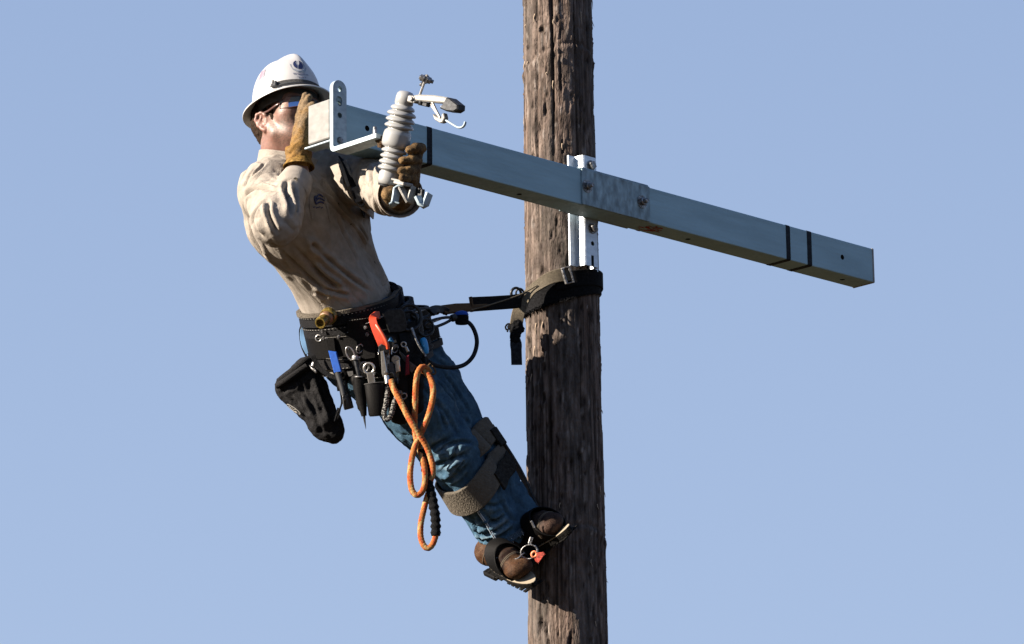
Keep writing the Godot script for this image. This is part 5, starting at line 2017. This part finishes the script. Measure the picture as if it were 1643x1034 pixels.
	tube(st, smooth([P(604, 522, 0.632), P(610, 531, 0.640), P(617, 543, 0.642), P(621, 552, 0.640), P(622.5, 560, 0.634)], 5), [0.0062, 0.0062, 0.006, 0.006, 0.0055], 10)
	put("narrow_handle", st, M.orange, t)
	st = mb()
	plate(st, [[607, 556], [612, 552], [622, 557], [624, 566], [616, 570], [608, 566]], 0.622, 0.014)
	put("pivot", st, M.dark_steel, t)

	t = hand_tool("crimping_tool", "silver flat sided tool with brass jaw in the middle of the belt", "tool", P(616, 585, 0.61))
	st = mb()
	plate(st, [[611, 564], [616, 563], [622, 598], [621, 605], [615, 606], [613, 600]], 0.612, 0.014, right_ * -0.15)
	put("side_plate", st, M.bright, t)
	st = mb()
	plate(st, [[616, 566], [624, 564], [627, 596], [622, 600]], 0.604, 0.010)
	put("inner_plate", st, M.steel, t)
	st = mb()
	plate(st, [[613, 563], [620, 560], [626, 562], [625, 572], [618, 574]], 0.609, 0.012)
	put("brass_jaw", st, mat(0.30, 0.14, 0.05, 0.4, 0.7), t)
	st = mb()
	bolt(st, P(618.5, 598, 0.6195), back_, 0.0036, 0.003, 12)
	put("rivet", st, M.bright, t)
	for x in [607.5, 628.0]:
		st = mb()
		tube(st, [P(x, 561, 0.606), P(x, 569, 0.606)], 0.0022, 6)
		put("pin", st, M.bright, t)

	t = hand_tool("swivel_block", "small silver hinged block right of the brass jawed tool", "tool", P(635, 585, 0.605))
	st = mb()
	lathe(st, frame(P(635, 577.5, 0.600), back_, up_), [[0.0, 0.0], [0.013, 0.0], [0.0135, 0.002], [0.0135, 0.009], [0.012, 0.011], [0.006, 0.011], [0.005, 0.008], [0.0, 0.008]], 22)
	put("knuckle", st, M.bright, t)
	st = mb()
	plate(st, [[633, 579], [641, 578], [642.5, 596], [635, 598]], 0.606, 0.010)
	put("body", st, M.bright, t)
	st = mb()
	plate(st, [[622, 584], [631, 580], [635, 604], [624, 606]], 0.598, 0.016)
	put("grip", st, M.plastic, t)

	t = hand_tool("key_clip", "small silver clip on the dark panel below the hip plate", "clip", P(650, 558, 0.60))
	st = mb()
	ring_(st, P(647.5, 553, 0.600), back_, 0.0072, 0.0022)
	plate(st, [[648, 556], [653, 556], [657, 564], [652, 566]], 0.600, 0.006)
	put("loop", st, M.bright, t)

	t = hand_tool("tape_flag", "grey and dark red flaps stuck out between tools near the rope", "flap", P(655, 585, 0.59))
	st = mb()
	plate(st, [[639, 561], [655, 576], [652, 584], [645, 576]], 0.592, 0.004)
	plate(st, [[656, 579], [668, 588], [661, 599], [657, 596]], 0.590, 0.004)
	put("grey_flap", st, M.grey_web, t)
	st = mb()
	plate(st, [[651, 572], [656, 570], [657, 601], [650, 603]], 0.596, 0.005)
	put("red_strip", st, M.wine, t)

	t = hand_tool("blue_handle_tool", "narrow silver clip with a bright blue grip beside the D rings", "tool", P(672, 550, 0.55))
	st = mb()
	tube(st, smooth([P(660, 527, 0.565), P(667, 544, 0.568), P(674, 558, 0.566), P(683, 572, 0.560)], 4), [0.0052, 0.0055, 0.005, 0.0035], 8)
	put("bar", st, M.steel, t)
	st = mb()
	tube(st, smooth([P(678, 544, 0.545), P(682, 556, 0.548), P(684, 568, 0.546)], 4), [0.009, 0.011, 0.011, 0.011, 0.010, 0.010, 0.009, 0.008, 0.006], 10)
	put("blue_grip", st, M.cyan, t)
	st = mb()
	plate(st, [[622, 548], [627, 540], [633, 550]], 0.600, 0.006)
	put("blue_tab", st, mat(0.03, 0.12, 0.24, 0.6), t)


func braid(path: Array, r: float, pick: Callable, sides := 14) -> ArrayMesh:
	# cover yarns wound both ways round a core, each crossing a small bump
	var n = path.size()
	var v = PackedVector3Array(); var nr = PackedVector3Array(); var cl = PackedColorArray(); var ix = PackedInt32Array()
	var side = Vector3.ZERO
	var run = 0.0
	for i in n:
		var t: Vector3 = (path[mini(i + 1, n - 1)] - path[maxi(i - 1, 0)]).normalized()
		if i > 0: run += (path[i] as Vector3).distance_to(path[i - 1])
		if side == Vector3.ZERO: side = Vector3.UP if absf(t.y) < 0.9 else Vector3.RIGHT
		side = (side - t * side.dot(t)).normalized()
		var o = t.cross(side)
		for k in sides:
			var a = TAU * k / sides
			var p = a / TAU * 6.0 + run / (r * 2.2); var q = a / TAU * 6.0 - run / (r * 2.2)
			var d = side * cos(a) + o * sin(a)
			v.append(path[i] + d * r * (1.0 + 0.085 * cos(TAU * p) * cos(TAU * q)))
			nr.append(d)
			cl.append(pick.call(p, q, run))
	for i in n - 1:
		for k in sides:
			var j = (k + 1) % sides
			var a = i * sides + k; var b = i * sides + j
			ix.append_array([a, b + sides, b, a, a + sides, b + sides])
	for e in [0, n - 1]:
		var c = v.size()
		v.append(path[e]); nr.append(Vector3.UP); cl.append(cl[e * sides])
		for k in sides: ix.append_array([c, e * sides + k, e * sides + (k + 1) % sides])
	var arrays = []; arrays.resize(Mesh.ARRAY_MAX)
	arrays[Mesh.ARRAY_VERTEX] = v; arrays[Mesh.ARRAY_NORMAL] = normals_of(v, ix); arrays[Mesh.ARRAY_COLOR] = cl; arrays[Mesh.ARRAY_INDEX] = ix
	var m = ArrayMesh.new(); m.add_surface_from_arrays(Mesh.PRIMITIVE_TRIANGLES, arrays)
	return m


func dense(pts: Array, step: float) -> Array:
	var s = smooth(pts, 12)
	var out = [s[0]]
	var left = step
	for i in range(1, s.size()):
		var a: Vector3 = s[i - 1]; var b: Vector3 = s[i]
		var d = a.distance_to(b); var at = 0.0
		while d - at >= left:
			at += left; left = step
			out.append(a.lerp(b, at / d))
		left -= d - at
	out.append(s[-1])
	return out


func make_rope() -> void:
	var t = thing("hand_line", "orange braided rope tied up in long loops with black taped splice", "rope", P(676, 590, 0.60))
	var dirt = noise(18.0, 3, 5)
	var pick = func(p: float, q: float, run: float):
		var c = Color(0.42, 0.145, 0.042)
		if int(floor(p)) % 3 == 0: c = Color(0.40, 0.07, 0.024)
		if int(floor(q)) % 4 == 0: c = Color(0.42, 0.29, 0.12)
		return c.lerp(Color(0.26, 0.17, 0.09), clampf(dirt.get_noise_2d(run * 12.0, p) * 1.2, 0.0, 0.7))
	var z = 0.625
	var a = run_px([[627, 611, 0.615], [632, 625], [643, 646, 0.635], [653, 666, 0.64], [663, 684, 0.645], [673, 699, 0.640], [683, 715, 0.632], [690, 732], [694, 748], [694, 762, 0.620], [690, 772, 0.615]], z)
	put("fall", braid(dense(a, 0.0022), 0.0089, pick), M.rope, t)
	var b = run_px([[690, 597, 0.585], [684, 591, 0.600], [676, 590, 0.612], [670, 600, 0.618], [667, 620], [666, 650], [665, 675], [667, 700, 0.618], [673, 720, 0.612], [680, 745], [682, 770], [678, 788], [669, 795], [661, 787], [658, 768], [659, 748], [663, 726, 0.630], [670, 706, 0.632], [679, 688, 0.632], [687, 668], [693, 646], [695, 628], [692, 612, 0.615], [685, 600, 0.608], [679, 595, 0.600]], z)
	put("coil", braid(dense(b, 0.0022), 0.0089, pick), M.rope, t)
	var c = run_px([[687, 792], [683, 806], [679, 822], [675, 842], [675, 862], [680, 876], [687, 880], [694, 874], [699, 860], [700, 850]], 0.610)
	put("eye", braid(dense(c, 0.0022), 0.0086, pick), M.rope, t)
	var st = mb()
	var tape = dense(run_px([[678, 722], [681, 738], [684, 756], [687, 772], [690, 786], [694, 804], [698, 826], [699, 842], [699, 860]], 0.612), 0.004)
	var rr = []
	rng.seed = 14
	for i in tape.size(): rr.append(0.0142 + 0.0016 * sin(i * 1.3) + rng.randf_range(-0.0008, 0.0008))
	tube(st, tape, rr, 12)
	put("taped_splice", st, M.black_web, t)
	# keeper cord that holds the coil to the belt
	st = mb()
	tube(st, smooth([P(688, 583, 0.570), P(697, 592, 0.590), P(698, 600, 0.600), P(690, 600, 0.606), P(684, 594, 0.600), P(690, 584, 0.580)], 4), 0.003, 6)
	put("keeper_cord", st, M.brown_web, t)
	t = thing("rope_snap", "dark steel snap with silver barrel where the orange rope starts", "snap hook", P(624, 608, 0.61))
	st = mb()
	tube(st, [P(620, 604, 0.612), P(622, 616, 0.614)], [0.0085, 0.0085], 12)
	put("barrel", st, M.bright, t)
	st = mb()
	ring_(st, P(627, 608, 0.605), back_, 0.014, 0.004, 1.25, up_)
	tube(st, [P(637, 606, 0.606), P(638, 616, 0.606)], 0.003, 8)
	put("hook", st, M.dark_steel, t)
	t = thing("short_lanyard", "black and white flecked cord looped under the pouches", "cord", P(618, 620, 0.60))
	var speck = noise(900.0, 1, 15)
	var pick2 = func(p: float, q: float, run: float):
		return Color(0.36, 0.36, 0.34) if speck.get_noise_2d(p * 0.01 + run, q * 0.01) > 0.22 else Color(0.02, 0.02, 0.022)
	put("cord", braid(dense(run_px([[622, 615], [621, 632], [619, 650], [616, 664], [621, 674], [628, 664], [632, 648], [638, 634], [644, 628]], 0.606), 0.0022), 0.0075, pick2), M.rope, t)
	st = mb()
	ring_(st, P(648, 636, 0.600), back_, 0.0075, 0.0022, 1.2, up_ + right_)
	put("split_ring", st, M.steel, t)


func snap_hook(t: Node3D, a: Vector3, b: Vector3, width: float) -> void:
	# an oval steel hook with gate, from a to b
	var ax = (b - a).normalized()
	var sd = (up_ - ax * up_.dot(ax)).normalized()
	var l = a.distance_to(b)
	var st = mb()
	var pts = []
	for k in 26:
		var an = TAU * k / 26
		var taper = 1.0 - 0.35 * (cos(an) * 0.5 + 0.5)
		pts.append(a.lerp(b, 0.5) + ax * cos(an) * l * 0.5 + sd * sin(an) * width * 0.5 * taper)
	tube(st, pts, 0.0048, 8, true)
	put("hook_body", st, M.dark_steel, t)
	st = mb()
	tube(st, [a.lerp(b, 0.12) + sd * width * 0.2, a.lerp(b, 0.62) + sd * width * 0.34], 0.004, 8)
	put("gate", st, M.steel, t)
	st = mb()
	lathe(st, frame(b - ax * 0.004, ax, sd), [[0.0, 0.0], [0.010, 0.001], [0.012, 0.006], [0.012, 0.016], [0.009, 0.02], [0.0, 0.02]], 16)
	put("swivel", st, M.dark_steel, t)


func make_lines() -> void:
	var t = thing("positioning_lanyard", "black and brown webbing lanyard running from the belt ring to the pole", "lanyard", P(700, 500, 0.45))
	snap_hook(t, P(660, 506, 0.52), P(697, 500, 0.44), 0.034)
	var st = mb()
	strap(st, smooth([P(690, 503, 0.45), P(697, 497, 0.44), P(708, 497, 0.415), P(716, 500, 0.40)], 4), [back_], [0.024, 0.03, 0.03, 0.026, 0.024], 0.012)
	put("shackle", st, M.dark_steel, t)
	st = mb()
	strap(st, [P(708, 499, 0.415), P(730, 496, 0.365), P(752, 494.5, 0.32), P(760, 493, 0.30)], [back_ + up_ * 0.3], [0.030, 0.030, 0.026, 0.024], 0.010)
	put("leather_keeper", st, M.brown_web, t)
	st = mb()
	tube(st, [P(756, 494, 0.312), P(770, 492, 0.29), P(790, 490, 0.24)], [0.010, 0.008, 0.006], 10)
	put("stitched_eye", st, M.brown_web, t)
	st = mb()
	strap(st, [P(756, 489, 0.310), P(790, 487, 0.24), P(820, 485, 0.17), P(842, 482, 0.128)], [back_ + up_ * 0.15], [0.046, 0.044, 0.044, 0.044], 0.007)
	put("web", st, M.black_web, t)
	st = mb()
	strap(st, [P(755.5, 477, 0.318), P(757.5, 490, 0.318), P(757.5, 501, 0.318)], [back_ - right_ * 0.6], 0.010, 0.006)
	put("web_fold", st, M.brown_web, t)
	st = mb()
	tube(st, smooth([P(745, 500, 0.345), P(770, 494, 0.305), P(800, 485, 0.245), P(835, 473, 0.165), P(862, 458, 0.15)], 4), 0.0022, 6)
	put("adjuster_cord", st, M.tan_web, t)
	st = mb()
	ring_(st, P(828, 471, 0.160), back_ + right_ * 0.5, 0.017, 0.0045, 1.0, up_, 22)
	ring_(st, P(834, 471, 0.150), back_ - right_ * 0.4, 0.013, 0.0030, 1.15, up_, 22)
	put("ring", st, M.dark_steel, t)

	t = thing("secondary_lanyard", "thin dark cable with snap hook, blue cap and wide hanging loop", "lanyard", P(740, 512, 0.42))
	snap_hook(t, P(681, 524, 0.50), P(725, 511, 0.44), 0.026)
	st = mb()
	lathe(st, frame(P(741, 521, 0.42), P(741, 503, 0.42) - P(741, 521, 0.42), right_), [[0.0, 0.0], [0.017, 0.001], [0.019, 0.006], [0.019, 0.026], [0.017, 0.031], [0, 0.032]], 20, 1.1, 0.8)
	tube(st, [P(724, 512, 0.44), P(735, 511, 0.43)], 0.008, 10)
	put("housing", st, M.black_web, t)
	st = mb()
	lathe(st, frame(P(740, 508, 0.422), P(739, 498, 0.42) - P(740, 508, 0.422), right_), [[0.0195, 0.0], [0.021, 0.003], [0.019, 0.011], [0.010, 0.016], [0, 0.0165]], 20, 1.1, 0.8)
	put("blue_cap", st, mat(0.015, 0.06, 0.30, 0.55), t)
	st = mb()
	tube(st, smooth([P(746, 514, 0.42), P(756, 522, 0.42), P(763, 536, 0.42), P(765, 552, 0.42), P(760, 570, 0.42), P(749, 583, 0.43), P(735, 589, 0.45), P(718, 590, 0.48), P(700, 587, 0.52), P(688, 581, 0.55)], 5), 0.0066, 10)
	put("cable", st, M.tape, t)


func round_pole(th: float, y: float, off: float) -> Vector3:
	var r = pole_r(y) + off
	return Vector3(pole_x + cos(th) * r, y, sin(th) * r)


func make_pole_straps() -> void:
	var yc = P(902, 455, 0.12).y
	var t = thing("pole_choker", "black wide strap cinched round the pole under the crossarm bracket", "strap", Vector3(pole_x, yc, 0))
	var pts = []; var nr = []
	for k in 64:
		var th = TAU * k / 64
		pts.append(round_pole(th, yc + 0.034 * cos(th) - 0.012 * sin(th) - 0.004, 0.003))
		nr.append(Vector3(cos(th), 0, sin(th)))
	var st = mb()
	strap(st, pts, nr, 0.078, 0.005, true)
	put("wrap_web", st, M.black_web, t)
	st = mb()
	pts.clear(); nr.clear()
	for k in 40:
		var th = lerpf(1.75, -1.9, k / 39.0)
		pts.append(round_pole(th, yc + 0.030 * cos(th) + 0.006, 0.009)); nr.append(Vector3(cos(th), 0, sin(th)))
	strap(st, pts, nr, 0.052, 0.0045)
	put("outer_web", st, M.black_web, t)
	st = mb()   # rough fuzzy liner under the wrap
	rng.seed = 31
	for i in 240:
		var th = rng.randf_range(1.2, 3.3)
		var p = round_pole(th, yc + 0.034 * cos(th) - 0.012 * sin(th) - 0.042 + rng.randf_range(-0.003, 0.003), 0.008)
		var d = Vector3(cos(th), 0, sin(th))
		tube(st, [p, p + Vector3(rng.randf_range(-1, 1), rng.randf_range(-1.6, 0.2), 0) * 0.006 + d * 0.006], [0.002, 0.0008], 4)
	put("fuzzy_liner", st, M.black_web, t).set_meta("kind", "stuff")
	st = mb()
	var bk = P(911, 442, 0.150)
	var fr = frame(bk, up_ + right_ * -0.28, right_)
	for s in [-1.0, 1.0]: slab(st, Transform3D(fr.basis, bk + fr.basis.x * 0.011 * s), Vector3(0.008, 0.050, 0.008), 0.002)
	for s in [-1.0, 1.0]: slab(st, Transform3D(fr.basis, bk + fr.basis.y * 0.025 * s + fr.basis.z * 0.001), Vector3(0.030, 0.005, 0.007), 0.002)
	lathe(st, Transform3D(fr.basis, bk - fr.basis.y * 0.024 - fr.basis.x * 0.011 + fr.basis.z * 0.004), [[0.0055, 0.0], [0.0055, 0.048], [0.0, 0.048]], 12)
	put("buckle", st, M.steel, t)

	t = thing("strap_tail", "tan webbing tail leaving the pole buckle and hanging left of the pole", "strap", P(850, 465, 0.15))
	st = mb()
	var run = [P(914, 440, 0.143), P(898, 442, 0.148), P(882, 447, 0.147), P(866, 457, 0.143), P(852, 468, 0.142), P(840, 484, 0.145), P(832, 502, 0.146), P(828, 522, 0.142)]
	var n0 = [back_ * 0.9 + right_ * 0.1, back_ - right_ * 0.1, back_ - right_ * 0.25 + up_ * 0.2, back_ - right_ * 0.4 + up_ * 0.5, back_ * 0.9 - right_ * 0.5 + up_ * 0.6, back_ * 0.9 - right_ * 0.45 + up_ * 0.3, back_ - right_ * 0.1, back_ + right_ * 0.2]
	strap(st, smooth(run, 5), smooth(n0, 5), 0.041, 0.0045)
	put("web", st, M.tan_web, t)
	st = mb()
	var f = Field.new()
	f.bone(P(829, 522, 0.138), P(826, 546, 0.138), 0.019, 0.016, 0.01, back_, 1.3)
	f.bone(P(818, 525, 0.138), P(838, 529, 0.138), 0.008, 0.007, 0.012)
	var kn = noise(90.0, 2, 44)
	put("taped_end", finish(net(f, 0.004), func(v, _n): return kn.get_noise_3dv(v) * 0.004), M.black_web, t)
	for q in [[[822, 521], [815, 520], [811, 525], [813, 530]], [[821, 525], [816, 527], [814, 533]], [[836, 527], [842, 528]]]:
		tube(st, smooth(run_px(q, 0.142), 3), 0.0028, 6)
	put("loose_strand", st, M.black_web, t)
	st = mb()
	strap(st, smooth([P(827, 544, 0.138), P(828, 558, 0.138), P(828.5, 572, 0.137), P(829, 586, 0.136)], 4), [back_ + right_ * 0.15], [0.030, 0.032, 0.036, 0.037, 0.036, 0.034], 0.006)
	put("hanging_end", st, M.tape, t)


func make_bag() -> void:
	var f = bag_field()
	var t = thing("ditty_bag", "black nylon drawstring bag hanging open behind his hip", "bag", P(490, 580, 0.42))
	var folds = folds_on(f, [
		[[[470, 612], [486, 602], [502, 592]], 3.0, -5.0], [[[460, 636], [478, 622], [498, 606]], 3.0, 5.0], [[[452, 630], [462, 622]], 3.0, -5.0],
		[[[500, 604], [512, 640], [530, 690]], 4.0, 7.0], [[[492, 612], [503, 650], [518, 690]], 4.0, -7.0], [[[486, 640], [500, 664], [520, 692]], 3.6, 5.0],
		[[[508, 600], [522, 644], [538, 686]], 3.6, -9.0], [[[478, 606], [490, 634], [508, 668]], 3.2, -8.0], [[[466, 640], [478, 652], [492, 676]], 3.2, -7.0], [[[500, 616], [514, 652], [526, 694]], 3.2, -8.0], [[[516, 606], [524, 630], [534, 660]], 3.0, -6.0], [[[500, 672], [512, 682], [516, 694]], 3.4, -7.0], [[[480, 622], [488, 650], [500, 668]], 4.0, -4.0]])
	var n = noise(24.0, 3, 81)
	put("sack", finish(net(f, 0.0048), func(v, _n): return folds.at(v) + n.get_noise_3dv(v) * 0.005), M.nylon, t)
	var st = mb()
	tube(st, smooth([P(447, 613, 0.43), P(459, 603, 0.44), P(474, 592, 0.45), P(488, 581, 0.45), P(497, 578, 0.44)], 5), [0.011], 10)
	tube(st, smooth([P(444, 620, 0.43), P(458, 611, 0.45), P(474, 600, 0.46), P(492, 588, 0.46)], 5), [0.010], 10)
	put("gathered_mouth", st, M.nylon, t)
	st = mb()
	tube(st, smooth([P(497, 588, 0.46), P(508, 598, 0.47), P(503, 592, 0.47)], 4), 0.004, 6)
	lathe(st, frame(P(503, 585, 0.48), up_ + right_ * 0.5, back_), [[0, -0.008], [0.007, -0.006], [0.008, 0.0], [0.006, 0.008], [0, 0.010]], 12)
	put("toggle", st, M.steel, t)
	st = mb()
	strap(st, smooth([P(544, 655, 0.46), P(541, 668, 0.45), P(536, 678, 0.445)], 4), [back_], 0.012, 0.003)
	put("side_strap", st, M.black_web, t)
	st = mb()   # printed oval mark
	var oval = []
	for k in 18:
		var a = TAU * k / 18
		oval.append(surface(f, 471 + cos(a) * 10.5 + sin(a) * 2.5, 657 + sin(a) * 4.5 + cos(a) * 6.5, 0.0045))
	tube(st, oval, 0.0014, 5, true)
	for q in [[[463, 651], [468, 656]], [[466, 650], [471, 658], [475, 657]], [[473, 660], [479, 663]]]:
		var p = []
		for e in q: p.append(surface(f, e[0], e[1], 0.0045))
		tube(st, p, 0.0014, 5)
	put("printed_mark", st, M.stitch, t)


func make_climbers() -> void:
	for e in ["r", "l"]:
		var near: bool = e == "r"
		var k: Vector3 = J["knee_" + e]; var a: Vector3 = J["ankle_" + e]
		var d = (a - k).normalized()
		var t = thing("climber", "khaki padded climbing gaff strapped to the near leg, red tag at ankle" if near else "dark padded climbing gaff strapped to the far leg behind the knee", "climbing gaff", a, "climbing gaffs on both legs")
		var c = k.lerp(a, 0.36 if near else 0.30)
		var inner = (Vector3(pole_x, c.y, 0.02) - c)
		inner = (inner - d * inner.dot(d)).normalized()
		var g = girth(jeans_f, c, d, 48, 0.007, 0.16)
		var pts = []; var nr = []
		for i in g[0].size(): pts.append(g[0][i] + d * (0.012 * sin(TAU * i / g[0].size() * 2.0 + 0.6)))
		var st = mb()
		strap(st, smooth(pts, 2, true), smooth(g[1], 2, true), 0.088 if near else 0.080, 0.009, true)
		put("calf_pad", st, M.khaki_pad, t)
		st = mb()
		var g2 = girth(jeans_f, c + d * 0.022, d, 40, 0.0155, 0.16)
		for i in g2[0].size():
			if (g2[1][i] as Vector3).dot(inner) > -0.1: pts[i] = g2[0][i]
		var seg = []; var sn = []
		for i in g2[0].size():
			if (g2[1][i] as Vector3).dot(inner) > 0.25: seg.append(g2[0][i]); sn.append(g2[1][i])
		if seg.size() > 3:
			# keep the run in order where the loop wraps
			var cut = 0
			for i in range(1, seg.size()):
				if seg[i].distance_to(seg[i - 1]) > 0.05: cut = i
			var s2 = []; var m2 = []
			for i in seg.size():
				s2.append(seg[(i + cut) % seg.size()]); m2.append(sn[(i + cut) % seg.size()])
			strap(st, s2, m2, 0.062, 0.007)
		put("cuff_leather", st, M.dark_pad, t)
		st = mb()   # shank down the inside of the leg, stirrup under the boot, gaff into the wood
		var out = 0.098
		var lo = a + inner * 0.066 + d * 0.035
		strap(st, smooth([c + inner * out - d * 0.02, c.lerp(a, 0.5) + inner * 0.094, a + inner * 0.070 - d * 0.02, lo], 4), [inner], 0.026, 0.006)
		put("shank", st, M.dark_steel, t)
		st = mb()
		var sidev = d.cross(inner).normalized()
		strap(st, smooth([lo, a + inner * 0.03 + d * 0.075 + sidev * 0.02, a - inner * 0.04 + d * 0.070 + sidev * 0.02, a - inner * 0.062 + d * 0.03 + sidev * 0.01], 5), [d], 0.024, 0.006)
		put("stirrup", st, M.dark_steel, t)
		st = mb()
		var root = a + inner * 0.074 + d * 0.005
		var to_pole = Vector3(pole_x, root.y - 0.04, 0) - root
		var reach = maxf(to_pole.length() - pole_r(root.y) + 0.012, 0.04)
		var tip = root + to_pole.normalized() * reach
		tube(st, [root - to_pole.normalized() * 0.008, root.lerp(tip, 0.5), tip], [0.010, 0.008, 0.0012], 8, false, 0.7, d)
		put("gaff", st, M.steel, t)
		for q in [[-0.026, 0.058, 0.030], [0.012, 0.060, 0.030]]:
			st = mb()
			var lp = []; var ln = []
			for i in 28:
				var an = TAU * i / 28
				var dv = inner * cos(an) + sidev * sin(an)
				lp.append(a + d * (q[0] + 0.082) + dv * q[1] + d * 0.012 * cos(an + 0.8)); ln.append(dv)
			strap(st, lp, ln, q[2], 0.005, true)
			put("ankle_strap", st, M.black_leather, t)
		st = mb()   # strap over the instep
		var toe = P(845, 916, 0.325) if near else P(894, 834, 0.295)
		var heel = P(784, 887, 0.155) if near else P(846, 862, 0.12)
		var fw = (toe - heel).normalized()
		var upw = (-d - fw * (-d).dot(fw)).normalized()
		var sd = fw.cross(upw)
		var ip = []; var inr = []
		for i in 28:
			var an = TAU * i / 28
			var dv = upw * cos(an) * 1.12 + sd * sin(an)
			ip.append(heel + fw * (0.118 - 0.03 * cos(an)) + upw * 0.010 + dv * 0.047); inr.append(dv)
		strap(st, ip, inr, 0.056, 0.004, true)
		put("instep_strap", st, M.black_leather, t)
		if near:
			st = mb()
			ring_(st, P(849, 886, 0.30), back_ - right_ * 0.2, 0.021, 0.0022, 1.25, right_ + up_ * 0.3)
			tube(st, smooth([P(797, 896, 0.275), P(815, 898, 0.29), P(830, 897, 0.30), P(838, 890, 0.295), P(841, 888, 0.29)], 4), 0.0026, 6)
			tube(st, smooth([P(858, 876, 0.30), P(862, 882, 0.30), P(862, 890, 0.30)], 4), 0.0035, 6)
			put("wire_ring", st, M.steel, t)
			st = mb()
			ring_(st, P(857, 890, 0.31), back_, 0.0072, 0.0036, 1.15, up_ + right_ * 0.5)
			put("orange_link", st, mat(0.72, 0.22, 0.10, 0.5), t)
			st = mb()
			plate(st, [[856, 894], [862, 887], [872, 886], [875, 890], [864, 905], [859, 901]], 0.312, 0.003, right_ * -0.3)
			put("red_tag", st, M.red, t)
			st = mb()
			slab(st, frame(P(851.5, 868, 0.305), up_ + right_ * 0.3, right_), Vector3(0.011, 0.022, 0.004), 0.0015)
			slab(st, frame(P(855, 842, 0.29), up_ - right_ * 0.5, right_), Vector3(0.007, 0.024, 0.004), 0.0015)
			put("buckle", st, M.steel, t)


func make_suspender() -> void:
	var t = thing("shoulder_strap", "black strap with clip running down the far side of the shirt front", "strap", P(580, 320, 0.6))
	var st = mb()
	var pts = []
	for p in [[548, 256], [558, 274], [567, 296], [576, 320], [584, 342]]: pts.append(surface(shirt_f, p[0], p[1], 0.004))
	strap(st, smooth(pts, 4), [back_ + right_ * 0.7], 0.030, 0.004)
	put("web", st, M.black_web, t)
	st = mb()
	slab(st, frame(surface(shirt_f, 574, 312, 0.014), up_ - right_ * 0.35, right_), Vector3(0.034, 0.05, 0.012), 0.004)
	ring_(st, surface(shirt_f, 578, 322, 0.020), back_, 0.012, 0.003, 1.4, up_ - right_ * 0.3)
	put("clip", st, M.plastic, t)


func _ready() -> void:
	make_camera_and_light()
	make_materials()
	make_ground()
	make_pole()
	make_crossarm()
	make_arm_bracket()
	make_cutout_bracket()
	make_cutout()
	make_person()
	make_hard_hat()
	make_sunglasses()
	make_belt()
	make_suspender()
	make_tools()
	make_bag()
	make_rope()
	make_lines()
	make_pole_straps()
	make_climbers()
